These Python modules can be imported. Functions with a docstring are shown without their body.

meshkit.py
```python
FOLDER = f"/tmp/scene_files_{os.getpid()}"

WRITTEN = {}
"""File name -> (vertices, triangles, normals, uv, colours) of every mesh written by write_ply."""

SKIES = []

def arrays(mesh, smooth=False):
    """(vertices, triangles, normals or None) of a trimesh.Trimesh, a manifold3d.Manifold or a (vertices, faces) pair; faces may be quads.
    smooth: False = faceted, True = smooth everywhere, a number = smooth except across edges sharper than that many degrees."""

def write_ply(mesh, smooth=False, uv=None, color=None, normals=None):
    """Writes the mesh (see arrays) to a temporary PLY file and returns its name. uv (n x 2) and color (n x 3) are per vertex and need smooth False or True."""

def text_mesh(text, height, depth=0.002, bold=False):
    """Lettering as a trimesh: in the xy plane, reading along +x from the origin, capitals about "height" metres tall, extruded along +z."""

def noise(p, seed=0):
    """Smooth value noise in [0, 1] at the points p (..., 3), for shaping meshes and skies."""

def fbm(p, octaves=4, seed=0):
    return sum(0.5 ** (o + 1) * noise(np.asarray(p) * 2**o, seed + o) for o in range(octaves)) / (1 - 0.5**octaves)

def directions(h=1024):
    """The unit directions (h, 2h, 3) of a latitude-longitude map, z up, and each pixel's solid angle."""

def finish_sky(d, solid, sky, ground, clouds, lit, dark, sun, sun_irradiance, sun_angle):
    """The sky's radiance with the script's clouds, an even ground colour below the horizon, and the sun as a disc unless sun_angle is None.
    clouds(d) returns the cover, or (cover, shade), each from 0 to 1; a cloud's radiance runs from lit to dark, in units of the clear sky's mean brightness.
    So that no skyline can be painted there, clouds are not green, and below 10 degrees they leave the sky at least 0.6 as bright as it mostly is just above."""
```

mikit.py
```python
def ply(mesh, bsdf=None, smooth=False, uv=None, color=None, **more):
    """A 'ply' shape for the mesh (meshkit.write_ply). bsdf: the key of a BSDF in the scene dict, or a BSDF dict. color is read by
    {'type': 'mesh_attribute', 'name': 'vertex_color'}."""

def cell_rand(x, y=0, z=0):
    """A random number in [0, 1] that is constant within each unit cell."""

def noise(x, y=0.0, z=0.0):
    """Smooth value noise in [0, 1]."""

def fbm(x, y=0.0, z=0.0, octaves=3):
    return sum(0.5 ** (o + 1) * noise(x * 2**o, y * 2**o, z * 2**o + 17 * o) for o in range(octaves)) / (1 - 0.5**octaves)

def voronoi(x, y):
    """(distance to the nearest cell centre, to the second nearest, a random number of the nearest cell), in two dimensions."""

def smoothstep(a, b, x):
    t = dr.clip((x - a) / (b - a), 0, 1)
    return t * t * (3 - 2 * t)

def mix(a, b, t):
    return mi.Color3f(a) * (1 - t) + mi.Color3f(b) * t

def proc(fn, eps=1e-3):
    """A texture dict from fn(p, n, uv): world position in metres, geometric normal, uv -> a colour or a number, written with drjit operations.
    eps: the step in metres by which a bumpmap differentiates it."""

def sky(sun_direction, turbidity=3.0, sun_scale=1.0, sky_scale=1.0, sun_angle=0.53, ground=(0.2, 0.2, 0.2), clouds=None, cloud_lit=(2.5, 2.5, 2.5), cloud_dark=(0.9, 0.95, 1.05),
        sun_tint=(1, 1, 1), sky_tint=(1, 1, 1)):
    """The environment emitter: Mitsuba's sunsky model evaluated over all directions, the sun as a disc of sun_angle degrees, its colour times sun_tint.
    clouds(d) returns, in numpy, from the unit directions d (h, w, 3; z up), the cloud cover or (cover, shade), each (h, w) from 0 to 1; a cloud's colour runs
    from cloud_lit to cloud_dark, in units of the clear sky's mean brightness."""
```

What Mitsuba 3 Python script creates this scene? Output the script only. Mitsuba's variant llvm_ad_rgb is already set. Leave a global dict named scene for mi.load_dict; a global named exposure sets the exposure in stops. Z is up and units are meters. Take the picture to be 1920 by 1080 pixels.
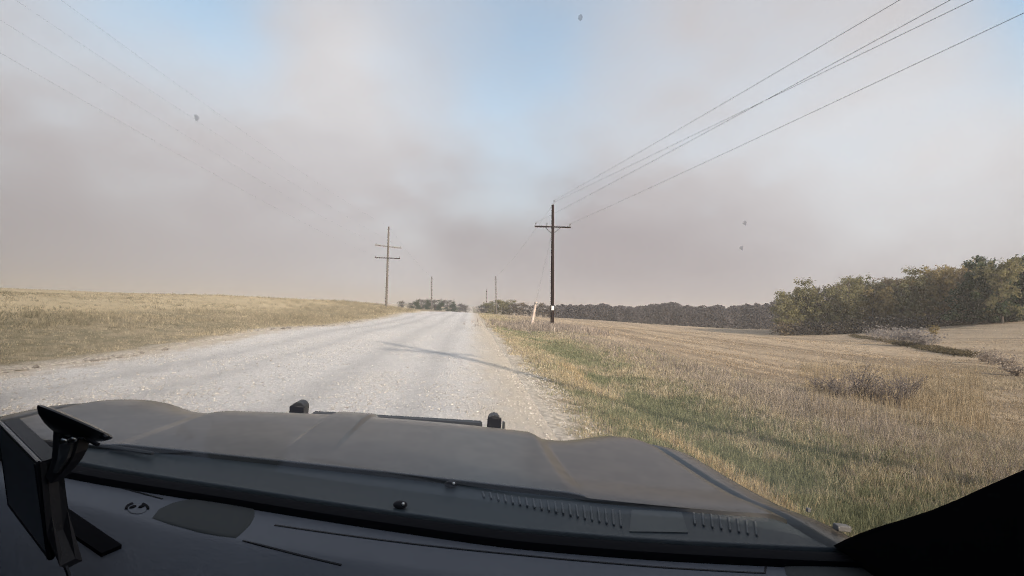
import math
import numpy as np, trimesh, manifold3d, drjit as dr
import mitsuba as mi
import mikit, meshkit
from scipy.interpolate import PchipInterpolator
from scipy.ndimage import map_coordinates, spline_filter
from trimesh.creation import box as tbox, cylinder as tcyl, icosphere

# ------------------------------------------------------------------ camera, sky, exposure
T = mi.ScalarTransform4f
HC = 1.6                                   # camera height above the road
FOC = 880.0                                # focal length in pixels of the 1920-wide photo
roll, pitch = math.radians(2.0), math.atan(35 / 880.0)
fwd = np.array([0, math.cos(pitch), math.sin(pitch)])
r0 = np.array([1.0, 0, 0]); u0 = np.cross(r0, fwd)
cam_right = math.cos(roll) * r0 + math.sin(roll) * u0
cam_up = -math.sin(roll) * r0 + math.cos(roll) * u0
EYE = np.array([0.0, 0.0, HC])

scene, labels = {}, {}
scene['camera'] = {'type': 'perspective', 'medium': {'type': 'ref', 'id': 'smoke_air'}, 'fov': 2 * math.degrees(math.atan(960 / FOC)), 'fov_axis': 'x',
                   'near_clip': 0.02, 'far_clip': 9000.0,
                   'to_world': T().look_at(origin=EYE.tolist(), target=(EYE + fwd).tolist(), up=cam_up.tolist())}
SUN = np.array([0.614, -0.692, 0.381])


def clouds(d):
    """Smoke of a grass fire ahead: a bank that stands in front of us and thins out overhead and behind."""
    x, y, z = d[..., 0], d[..., 1], d[..., 2]
    az = np.degrees(np.arctan2(x, y)); el = np.degrees(np.arcsin(np.clip(z, -1, 1)))
    q = d * np.array([1, 1, 1.5])
    w = meshkit.fbm(q * 2.2 + 3.1, 4, 5) - 0.5
    w2 = meshkit.fbm(q * 2.6 + 9.7, 4, 11) - 0.5
    q2 = q + 0.10 * np.stack([w, w2, w - w2], -1)
    f = meshkit.fbm(q2 * 5.0 + 21.0, 5, 23) - 0.5
    g = meshkit.fbm(q2 * 13.0 + 5.0, 4, 31) - 0.5
    a, e = az + 14 * w + 5 * f, el + 12 * w2 + 5 * f      # billowing edges
    b, h = az + 7 * w, el + 6 * w2

    def blob(a0, e0, sa, se, A=None, E=None):
        return np.exp(-(((a if A is None else A) - a0) / sa) ** 2 - (((e if E is None else E) - e0) / se) ** 2)

    def st(lo, hi, v):
        t = np.clip((v - lo) / (hi - lo), 0, 1)
        return t * t * (3 - 2 * t)
    front = 1 - st(75, 135, np.abs(az))
    cover = 1.0 - 0.12 * st(10, 30, e) - 0.20 * st(28, 50, e)
    cover = cover - 0.85 * blob(-35, 29, 12, 8.5) - 0.60 * blob(1, 25, 11, 11, b, h) - 0.25 * blob(-2, 35, 16, 8)
    cover = cover - 1.5 * blob(52, 28, 6.0, 8.0, b, h)
    cover = cover + 0.45 * blob(-23, 27, 6, 9)
    cover = np.clip(cover + (0.52 * f + 0.24 * g) * st(3, 16, el), 0, 1) * front + (1 - front) * (0.55 * (1 - st(0, 22, el)))
    shade = 0.30 + 0.36 * (1 - st(1, 22, e))
    shade = shade + 0.44 * blob(-3, 8.0, 9, 5.0) + 0.50 * blob(13, 7.0, 13, 6.0) + 0.16 * blob(4, 13, 10, 5) + 0.22 * blob(-50, 6, 13, 12, b, h)
    shade = shade - 0.26 * blob(-14, 2.0, 10, 3.6, b, h) - 0.30 * blob(0, 0.6, 9, 2.6, b, h)
    shade = shade - 0.16 * blob(-22, 22, 14, 9) - 0.42 * blob(42, 13, 15, 12, b, h)
    shade = shade + 0.38 * f + 0.22 * g
    return cover, np.clip(0.95 * np.tanh(np.maximum(shade, 0) / 0.95), 0, 1)


exposure = 2.35
scene['sky'] = mikit.sky(SUN.tolist(), turbidity=3.0, clouds=clouds, sky_tint=(2.5, 2.1, 1.78), cloud_lit=(1.08, 1.075, 1.10), cloud_dark=(0.50, 0.435, 0.45), sun_tint=(0.90, 1.0, 1.32), sun_angle=1.0,
                         ground=(0.2, 0.18, 0.14))

# thin smoke in the air between us and the far trees
scene['smoke_air'] = {'type': 'homogeneous', 'albedo': {'type': 'rgb', 'value': [0.95, 0.92, 0.90]}, 'sigma_t': 0.00095, 'phase': {'type': 'hg', 'g': 0.55}}
scene['haze'] = {'type': 'cube', 'to_world': T().translate([0, 0, 12]).scale([4000, 4000, 24]), 'bsdf': {'type': 'null'}, 'interior': {'type': 'ref', 'id': 'smoke_air'}}
labels['haze'] = {'kind': 'stuff', 'label': 'thin smoke haze in the air over the fields', 'category': 'haze'}

# ------------------------------------------------------------------ helpers
rng = np.random.default_rng(7)


def ray(px, py):
    return fwd + (px - 960) / FOC * cam_right - (py - 540) / FOC * cam_up


def at(px, py, Y):
    """The point Y metres ahead that the photo shows at this pixel."""
    d = ray(px, py)
    return EYE + d * (Y / d[1])


def numbered(name):
    if not any(k == name or k.startswith(name + '__') for k in scene):
        return name
    n = 1
    while any(k == f'{name}_{n:03d}' or k.startswith(f'{name}_{n:03d}__') for k in scene):
        n += 1
    return f'{name}_{n:03d}'


def thing(name, label, cat, group=None):
    key = numbered(name)
    labels[key] = {'label': label, 'category': cat}
    if group:
        labels[key]['group'] = group
    return key


def put(name, shape, parent=None):
    key = f'{parent}__{name}' if parent else name
    if key in scene:
        key = numbered(key)
    scene[key] = shape
    return key


def obj(name, mesh, bsdf, parent=None, smooth=False, **kw):
    return put(name, mikit.ply(mesh, bsdf, smooth=smooth, **kw), parent)


def cat(ms):
    return trimesh.util.concatenate(ms)


def grid_mesh(P, flip=False):
    """(n, m, 3) points -> quads."""
    n, m = P.shape[:2]
    i, j = np.meshgrid(np.arange(n - 1), np.arange(m - 1), indexing='ij')
    a = i * m + j
    q = np.stack([a, a + m, a + m + 1, a + 1], -1).reshape(-1, 4)
    if flip:
        q = q[:, ::-1]
    f = np.vstack([q[:, [0, 1, 2]], q[:, [0, 2, 3]]])
    return trimesh.Trimesh(P.reshape(-1, 3), f, process=False)


def slab(P, off):
    """A sheet P (n, m, 3) with thickness: P and P + off joined by its rim."""
    n, m = P.shape[:2]
    Q = P + np.asarray(off)
    top, bot = grid_mesh(P), grid_mesh(Q, True)
    rim = np.concatenate([P[:, 0], P[-1, 1:], P[-2::-1, -1], P[0, -2:0:-1]])
    rim2 = np.concatenate([Q[:, 0], Q[-1, 1:], Q[-2::-1, -1], Q[0, -2:0:-1]])
    rim, rim2 = np.vstack([rim, rim[:1]]), np.vstack([rim2, rim2[:1]])
    side = grid_mesh(np.stack([rim, rim2], 1))
    mm = cat([top, bot, side])
    mm.merge_vertices()
    mm.fix_normals()
    return mm


def tube(pts, r, sides=8, caps=True):
    pts = np.asarray(pts, float); r = np.broadcast_to(np.asarray(r, float), (len(pts),))
    t = np.gradient(pts, axis=0); t /= np.linalg.norm(t, axis=1, keepdims=True) + 1e-12
    ref = np.array([0, 0, 1.0]) if abs(t[0][2]) < 0.9 else np.array([1.0, 0, 0])
    a = np.cross(t, ref); a /= np.linalg.norm(a, axis=1, keepdims=True)
    b = np.cross(t, a)
    an = np.arange(sides) * 2 * np.pi / sides
    V = pts[:, None] + r[:, None, None] * (np.cos(an)[None, :, None] * a[:, None] + np.sin(an)[None, :, None] * b[:, None])
    V = np.concatenate([V, V[:, :1]], 1)
    m = grid_mesh(V)
    if caps:
        vs, fs, n = [m.vertices], [m.faces], len(m.vertices)
        for k, e in ((0, 1), (len(pts) - 1, -1)):
            c = n; vs.append(pts[k][None]); n += 1
            i = np.arange(sides) + k * (sides + 1)
            fs.append(np.stack([i, i + 1, np.full(sides, c)], 1)[:, ::e])
        m = trimesh.Trimesh(np.vstack(vs), np.vstack(fs), process=False)
    m.merge_vertices(); m.fix_normals()
    return m


def obox(center, half, ax=(1, 0, 0), ay=(0, 1, 0), chamfer=0.0):
    """A chamfered box with axes ax, ay."""
    ax = np.asarray(ax, float); ax /= np.linalg.norm(ax)
    ay = np.asarray(ay, float); ay = ay - ax * (ay @ ax); ay /= np.linalg.norm(ay)
    az = np.cross(ax, ay); h = np.asarray(half, float)
    if chamfer > 0:
        c = chamfer
        pts = []
        for sx in (-1, 1):
            for sy in (-1, 1):
                for sz in (-1, 1):
                    s = np.array([sx, sy, sz])
                    for k in range(3):
                        p = s * (h - c); p[k] = s[k] * h[k]
                        pts.append(p)
        m = trimesh.convex.convex_hull(np.array(pts))
    else:
        m = tbox(2 * h)
    v = m.vertices @ np.stack([ax, ay, az]) + np.asarray(center)
    return trimesh.Trimesh(v, m.faces, process=False)


def sm(lo, hi, v):
    t = np.clip((np.asarray(v, float) - lo) / (hi - lo), 0, 1)
    return t * t * (3 - 2 * t)


def fb(x, y, k, seed, oct=3):
    p = np.stack([np.asarray(x) * k, np.asarray(y) * k, np.full(np.shape(x), 3.7)], -1)
    return meshkit.fbm(p, oct, seed)


# ------------------------------------------------------------------ materials
def hsh(p, k):
    return mikit.noise(p.x * k, p.y * k, p.z * k)


SL = 0.0845                                # the road runs 4.8 degrees left of the camera axis
EDGE = 1.2


def ground_color(p, n, uv):
    s = p.x - EDGE + SL * p.y
    w = mikit.fbm(p.x * 0.22, p.y * 0.22, 1.0, 4)
    big = mikit.fbm(p.x * 0.045, p.y * 0.045, 5.0, 3)
    fine = mikit.fbm(p.x * 3.1, p.y * 3.1, 2.0, 4)
    tiny = mikit.noise(p.x * 23.0, p.y * 23.0, 1.0)
    tan = mikit.mix((0.41, 0.325, 0.235), (0.52, 0.43, 0.32), fine)
    soil = mikit.mix((0.25, 0.20, 0.15), (0.34, 0.275, 0.205), w)
    rows = mikit.noise((s + (w - 0.5) * 1.2) * 1.35, p.y * 0.05, 3.0)
    field = mikit.mix(tan, soil, mikit.smoothstep(0.35, 0.75, rows * 0.6 + fine * 0.4 + (big - 0.5) * 0.5))
    green = mikit.mix((0.13, 0.145, 0.075), (0.26, 0.23, 0.14), fine)
    verge = mikit.mix(green, soil, mikit.smoothstep(0.3, 0.7, w * 0.6 + tiny * 0.4))
    gravel = mikit.mix((0.42, 0.375, 0.31), (0.60, 0.55, 0.48), tiny)
    right = mikit.mix(verge, field, mikit.smoothstep(5.5, 9.0, s + (w - 0.5) * 3))
    right = mikit.mix(gravel, right, mikit.smoothstep(0.05, 0.9, s + (fine - 0.5) * 1.0))
    weedy = mikit.mix((0.23, 0.208, 0.148), (0.37, 0.315, 0.228), mikit.smoothstep(0.3, 0.7, fine * 0.5 + w * 0.5))
    stub = mikit.mix((0.46, 0.385, 0.26), (0.56, 0.48, 0.34), mikit.noise(s * 0.5, p.y * 0.05, 1.0) * 0.5 + fine * 0.5)
    left = mikit.mix(weedy, stub, mikit.smoothstep(17.0, 21.0, -s - 0.02 * p.y + (w - 0.5) * 6))
    left = mikit.mix(gravel, left, mikit.smoothstep(10.3, 11.5, -s + (fine - 0.5) * 1.2))
    col = mikit.mix(left, right, mikit.smoothstep(-6.0, -4.0, s))
    return col * (0.82 + 0.36 * tiny)


def road_color(p, n, uv):
    s = p.x - EDGE + SL * p.y
    w = mikit.fbm(p.x * 0.35, p.y * 0.12, 1.0, 3)
    f1 = mikit.fbm(p.x * 4.0, p.y * 3.0, 2.0, 4)
    c1, c2, r = mikit.voronoi(p.x * 23.0, p.y * 23.0)
    tiny = mikit.noise(p.x * 61.0, p.y * 61.0, 1.0)
    track = dr.exp(-dr.square((s + 2.15 + (w - 0.5) * 0.5) / 0.38)) + dr.exp(-dr.square((s + 3.95 + (w - 0.5) * 0.5) / 0.38)) \
        + dr.exp(-dr.square((s + 6.2 + (w - 0.5) * 0.5) / 0.4)) + dr.exp(-dr.square((s + 7.9 + (w - 0.5) * 0.5) / 0.4))
    base = mikit.mix((0.47, 0.47, 0.475), (0.57, 0.57, 0.575), f1)
    stone = mikit.mix((0.40, 0.39, 0.385), (0.82, 0.81, 0.79), r)
    col = mikit.mix(base, stone, 0.55 * (1 - 0.6 * dr.minimum(track, 1)) * mikit.smoothstep(0.55, 0.2, c1))
    tan = mikit.mix((0.42, 0.365, 0.29), (0.52, 0.47, 0.39), f1)
    edge = mikit.smoothstep(-1.6, -0.2, s + (f1 - 0.5) * 1.1) + mikit.smoothstep(-9.0, -10.1, s + (f1 - 0.5) * 1.0)
    col = mikit.mix(col, tan, dr.minimum(edge, 1) * 0.8)
    return col * (0.88 + 0.24 * tiny) * (1 - 0.12 * dr.minimum(track, 1)) * (0.93 + 0.14 * w)


def bump_road(p, n, uv):
    c1, c2, r = mikit.voronoi(p.x * 23.0, p.y * 23.0)
    return dr.maximum(0.0, 0.5 - c1) * (0.4 + r) + 0.5 * mikit.noise(p.x * 11, p.y * 11, 0.0)


def wood_color(p, n, uv):
    g = mikit.fbm(p.x * 30, p.y * 30, p.z * 1.2, 3)
    return mikit.mix((0.016, 0.012, 0.012), (0.045, 0.034, 0.032), g)


def grey_wood(p, n, uv):
    g = mikit.fbm(p.x * 25, p.y * 25, p.z * 1.5, 3)
    return mikit.mix((0.10, 0.09, 0.085), (0.18, 0.165, 0.155), g)


def bark_color(p, n, uv):
    return mikit.mix((0.06, 0.05, 0.045), (0.16, 0.14, 0.125), hsh(p, 5.0))


def paint_color(p, n, uv):
    d = mikit.fbm(p.x * 19, p.y * 19, p.z * 19, 4)
    return mikit.mix((0.033, 0.033, 0.0325), (0.041, 0.040, 0.038), mikit.smoothstep(0.35, 0.75, d))   # road dust on the paint


def paint_rough(p, n, uv):
    return 0.17 + 0.08 * mikit.fbm(p.x * 40, p.y * 40, p.z * 40, 3)


def dash_color(p, n, uv):
    return mikit.mix((0.076, 0.083, 0.100), (0.092, 0.099, 0.117), mikit.fbm(p.x * 12, p.y * 12, p.z * 12, 3))


def dash_bump(p, n, uv):
    return mikit.noise(p.x * 420, p.y * 420, p.z * 420)


P = mikit.proc
scene['ground_mat'] = {'type': 'twosided', 'a': {'type': 'diffuse', 'reflectance': P(ground_color)}}
scene['road_mat'] = {'type': 'twosided', 'a': {'type': 'bumpmap', 't': P(bump_road, eps=0.004), 'scale': 0.02,
                                               'b': {'type': 'diffuse', 'reflectance': P(road_color)}}}
scene['plant_mat'] = {'type': 'principledthin', 'base_color': {'type': 'mesh_attribute', 'name': 'vertex_color'}, 'roughness': 0.75, 'diff_trans': 0.85, 'eta': 1.25}
scene['stone_mat'] = {'type': 'diffuse', 'reflectance': {'type': 'mesh_attribute', 'name': 'vertex_color'}}
scene['wood_mat'] = {'type': 'diffuse', 'reflectance': P(wood_color)}
scene['grey_wood_mat'] = {'type': 'diffuse', 'reflectance': P(grey_wood)}
scene['bark_mat'] = {'type': 'twosided', 'a': {'type': 'diffuse', 'reflectance': P(bark_color)}}
scene['dry_stem_mat'] = {'type': 'twosided', 'a': {'type': 'diffuse', 'reflectance': {'type': 'rgb', 'value': [0.24, 0.21, 0.195]}}}
scene['insulator_mat'] = {'type': 'principled', 'base_color': {'type': 'rgb', 'value': [0.13, 0.125, 0.12]}, 'roughness': 0.25, 'specular': 0.5}
scene['white_mat'] = {'type': 'diffuse', 'reflectance': {'type': 'rgb', 'value': [0.78, 0.78, 0.78]}}
scene['wire_mat'] = {'type': 'twosided', 'a': {'type': 'principled', 'base_color': {'type': 'rgb', 'value': [0.10, 0.10, 0.115]}, 'roughness': 0.45, 'metallic': 0.3}}
scene['paint_mat'] = {'type': 'twosided', 'a': {'type': 'principled', 'base_color': P(paint_color), 'roughness': P(paint_rough), 'specular': 0.4, 'clearcoat': 0.3, 'clearcoat_gloss': 0.9}}
scene['dash_mat'] = {'type': 'twosided', 'a': {'type': 'bumpmap', 't': P(dash_bump, eps=0.0005), 'scale': 0.0006,
                                               'b': {'type': 'principled', 'base_color': P(dash_color), 'roughness': 0.6, 'specular': 0.4}}}
scene['cowl_mat'] = {'type': 'twosided', 'a': {'type': 'principled', 'base_color': {'type': 'rgb', 'value': [0.032, 0.043, 0.050]}, 'roughness': 0.45, 'specular': 0.5}}
scene['black_mat'] = {'type': 'twosided', 'a': {'type': 'principled', 'base_color': {'type': 'rgb', 'value': [0.007, 0.007, 0.010]}, 'roughness': 0.5, 'specular': 0.25}}
scene['trim_mat'] = {'type': 'twosided', 'a': {'type': 'principled', 'base_color': {'type': 'rgb', 'value': [0.005, 0.005, 0.007]}, 'roughness': 0.8, 'specular': 0.1}}
scene['rubber_mat'] = {'type': 'twosided', 'a': {'type': 'principled', 'base_color': {'type': 'rgb', 'value': [0.02, 0.021, 0.024]}, 'roughness': 0.45, 'specular': 0.5}}
scene['gloss_black_mat'] = {'type': 'twosided', 'a': {'type': 'principled', 'base_color': {'type': 'rgb', 'value': [0.012, 0.013, 0.018]}, 'roughness': 0.28, 'specular': 0.5}}
scene['grille_mat'] = {'type': 'twosided', 'a': {'type': 'principled', 'base_color': {'type': 'rgb', 'value': [0.050, 0.053, 0.053]}, 'roughness': 0.85, 'specular': 0.2}}
scene['screen_mat'] = {'type': 'twosided', 'a': {'type': 'principled', 'base_color': {'type': 'rgb', 'value': [0.085, 0.093, 0.105]}, 'roughness': 0.4, 'specular': 0.5}}
scene['steel_mat'] = {'type': 'twosided', 'a': {'type': 'principled', 'base_color': {'type': 'rgb', 'value': [0.7, 0.7, 0.7]}, 'roughness': 0.25, 'metallic': 1.0}}
scene['grey_plastic_mat'] = {'type': 'twosided', 'a': {'type': 'principled', 'base_color': {'type': 'rgb', 'value': [0.28, 0.28, 0.29]}, 'roughness': 0.5}}
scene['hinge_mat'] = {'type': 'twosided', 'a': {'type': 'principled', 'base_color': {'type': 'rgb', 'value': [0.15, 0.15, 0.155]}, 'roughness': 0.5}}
scene['glass_mat'] = {'type': 'thindielectric', 'int_ior': 1.5}
scene['tint_mat'] = {'type': 'thindielectric', 'int_ior': 1.5, 'specular_transmittance': {'type': 'rgb', 'value': [0.06, 0.065, 0.07]}}  # dark tint made up to keep side sun off the dashboard
scene['dirt_mat'] = {'type': 'mask', 'opacity': 0.28, 'b': {'type': 'principledthin', 'base_color': {'type': 'rgb', 'value': [0.60, 0.60, 0.63]}, 'roughness': 0.9, 'diff_trans': 1.4}}

# ------------------------------------------------------------------ terrain
ctrl = []
for y in (-80, -40, -15, 0, 15, 30, 50, 75, 95):
    for s in (-10.5, -5.0, 0.0):
        ctrl.append((EDGE + s - SL * y, y, 0.0))
    ctrl.append((EDGE + 7 - SL * y, y, -0.5))
for y, z in ((120, -0.35), (150, -1.1), (200, -2.4), (300, -4.2), (420, -5.5)):
    for s in (-10.5, 0.0):
        ctrl.append((EDGE + s - SL * y, y, z))
    ctrl.append((EDGE + 9 - SL * y, y, z - 0.2))
ctrl += [(20, 20, -0.75), (30, 60, -1.1), (25.6, 25, -0.85), (35, 37, -1.1), (61, 81, -1.9), (66, 105, -2.2), (45, 60, -1.6), (53, 49, -0.3), (87, 80, 2.2), (82, 90, 0.6),
         (110, 85, 3.2), (75, 60, 1.0), (40, 15, -0.3), (60, 0, 0.3), (133, 235, -5.9), (24, 235, -3.2), (60, 235, -4.3), (60, 160, -3.0), (90, 170, -4.0), (200, 300, -5.0), (300, 100, 5), (150, 160, -1),
         (-13.5, 20, 0.3), (-31, 29, 1.1), (-24, 60, 0.85), (-20, 75, 0.95), (-50, 45, 1.45), (-62, 60, 1.62), (-100, 120, 1.6), (-36, 100, 0.55), (-32, 189, -1.0), (-65, 150, 0.6),
         (-150, 60, 1.7), (-220, 220, 0.5), (-120, 300, -2.5), (-40, 0, 0.9), (-90, 0, 1.4), (0, -200, 0), (150, -150, 1), (-150, -150, 1), (350, 350, -2), (-350, 350, -3), (0, 420, -6), (380, -50, 4), (-380, -50, 1)]
ctrl = np.array(ctrl, float)


def _tps():
    X = ctrl[:, :2] / 50.0
    r = np.linalg.norm(X[:, None] - X[None], axis=-1)
    K = np.where(r > 0, r * r * np.log(np.maximum(r, 1e-9)), 0) + 0.0008 * np.eye(len(X))
    A = np.hstack([np.ones((len(X), 1)), X]); n = len(X)
    M = np.block([[K, A], [A.T, np.zeros((3, 3))]])
    return np.linalg.solve(M, np.r_[ctrl[:, 2], 0, 0, 0])


WTS = _tps()


def exact_h(x, y):
    x, y = np.asarray(x, float), np.asarray(y, float)
    sh = x.shape; x, y = x.ravel(), y.ravel()
    rr = np.hypot(x, y); k = np.minimum(1, 400 / np.maximum(rr, 1e-9))
    x, y = x * k, y * k
    out = np.empty(len(x)); C = ctrl[:, :2] / 50.0
    for i in range(0, len(x), 40000):
        a = np.stack([x[i:i + 40000], y[i:i + 40000]], 1) / 50.0
        r2 = ((a[:, None] - C[None]) ** 2).sum(-1)
        K = np.where(r2 > 0, 0.5 * r2 * np.log(np.maximum(r2, 1e-18)), 0)
        out[i:i + 40000] = K @ WTS[:-3] + WTS[-3] + a @ WTS[-2:]
    return out.reshape(sh)


_gx = np.arange(-423.0, 424.0, 3.0)
_GRID = exact_h(*np.meshgrid(_gx, _gx, indexing='ij'))
_GRID = spline_filter(_GRID, 3)


def base_h(x, y):
    x, y = np.asarray(x, float), np.asarray(y, float)
    rr = np.hypot(x, y); k = np.minimum(1, 400 / np.maximum(rr, 1e-9))
    q = np.stack([np.ravel((x * k + 423) / 3), np.ravel((y * k + 423) / 3)])
    return map_coordinates(_GRID, q, order=3, prefilter=False, mode='nearest').reshape(x.shape) - 2.0 * sm(500, 2500, rr)


def S(x, y):
    return x - EDGE + SL * y


def height(x, y):
    """Ground surface; under the road it lies 6 cm below the road sheet."""
    x, y = np.asarray(x, float), np.asarray(y, float)
    s = S(x, y); z = base_h(x, y)
    off = sm(0.0, 4.0, s) + sm(-10.2, -14, s)
    z = z - 0.22 * np.exp(-((s - 2.8) / 1.6) ** 2) * sm(-20, 0, y) * (1 - sm(60, 100, y)) - 0.08 * np.exp(-((s + 12.2) / 1.0) ** 2)
    z = z + (fb(x, y, 0.11, 3) - 0.5) * 0.28 * off + (fb(x, y, 0.8, 4) - 0.5) * 0.12 * np.minimum(off + 0.15, 1)
    inside = sm(0.15, -0.35, s) * sm(-10.55, -10.05, s)
    return z - 0.07 * inside


def road_h(x, y):
    s = S(x, y)
    return base_h(x, y) + 0.05 * (1 - ((s + 5.2) / 5.3) ** 2) + (fb(x, y, 0.9, 8) - 0.5) * 0.035 - 0.05 * (sm(-0.4, 0.3, s) + sm(-10.0, -10.7, s))


ang = np.radians(np.r_[np.linspace(-180, -62, 60)[:-1], np.linspace(-62, 62, 520), np.linspace(62, 180, 60)[1:]])
rad = np.r_[0.0, np.geomspace(1.5, 420, 250), np.geomspace(440, 3500, 22)]
A_, R_ = np.meshgrid(ang, rad, indexing='ij')
gx, gy = R_ * np.sin(A_), R_ * np.cos(A_)
G = np.stack([gx, gy, height(gx, gy)], -1)
obj('ground', grid_mesh(G), 'ground_mat', smooth=True)
labels['ground'] = {'kind': 'structure', 'label': 'dry grass verges and harvested tan fields on both sides of the road'}

ry = np.r_[np.linspace(-60, 3, 40)[:-1], np.geomspace(3, 300, 420)]
rs = np.linspace(-10.75, 0.35, 90)
SS, YY = np.meshgrid(rs, ry, indexing='ij')
XX = EDGE + SS - SL * YY
RD = np.stack([XX, YY, road_h(XX, YY)], -1)
obj('road', grid_mesh(RD, flip=True), 'road_mat', smooth=True)
labels['road'] = {'kind': 'structure', 'label': 'pale grey gravel road running straight ahead to a low crest'}

# ------------------------------------------------------------------ grass, stones, stubble (stuff)
def blades(x, y, h, w, col, lean=0.35, zoff=0.0, r=rng):
    """One thin upright triangle per blade."""
    n = len(x); z = height(x, y) + zoff
    a = r.uniform(0, 2 * np.pi, n); b = r.uniform(0, 2 * np.pi, n)
    L = r.normal(0, 1, n) * lean * h
    dx, dy = np.cos(a) * w * 0.5, np.sin(a) * w * 0.5
    V = np.empty((n, 3, 3))
    V[:, 0] = np.stack([x - dx, y - dy, z - 0.02], 1)
    V[:, 1] = np.stack([x + dx, y + dy, z - 0.02], 1)
    V[:, 2] = np.stack([x + L * np.cos(b), y + L * np.sin(b), z + h], 1)
    c = np.repeat(np.clip(col, 0.01, 0.9), 3, axis=0)
    return V.reshape(-1, 3), c


def stuff_mesh(name, parts, label, catg):
    V = np.vstack([p[0] for p in parts]); C = np.vstack([p[1] for p in parts])
    F = np.arange(len(V)).reshape(-1, 3)
    put(name, mikit.ply(trimesh.Trimesh(V, F, process=False), 'plant_mat', color=C))
    labels[name] = {'kind': 'stuff', 'label': label, 'category': catg}


def pick(cols, t):
    """Colour ramp."""
    cols = np.asarray(cols, float); t = np.clip(t, 0, 0.9999) * (len(cols) - 1)
    i = t.astype(int); f = (t - i)[:, None]
    return cols[i] * (1 - f) + cols[i + 1] * f


def sample_y(n, y0, y1, p, r=rng):
    """Depths with density ~ y^-p."""
    u = r.uniform(0, 1, n)
    if abs(p - 1) < 1e-6:
        return y0 * (y1 / y0) ** u
    q = 1 - p
    return (y0 ** q + u * (y1 ** q - y0 ** q)) ** (1 / q)


GREEN = [(0.085, 0.115, 0.06), (0.135, 0.165, 0.085), (0.21, 0.22, 0.115)]
TAN = [(0.27, 0.21, 0.12), (0.42, 0.335, 0.20), (0.55, 0.45, 0.28)]
MAUVE = [(0.15, 0.125, 0.115), (0.26, 0.215, 0.185), (0.36, 0.30, 0.25)]


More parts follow.
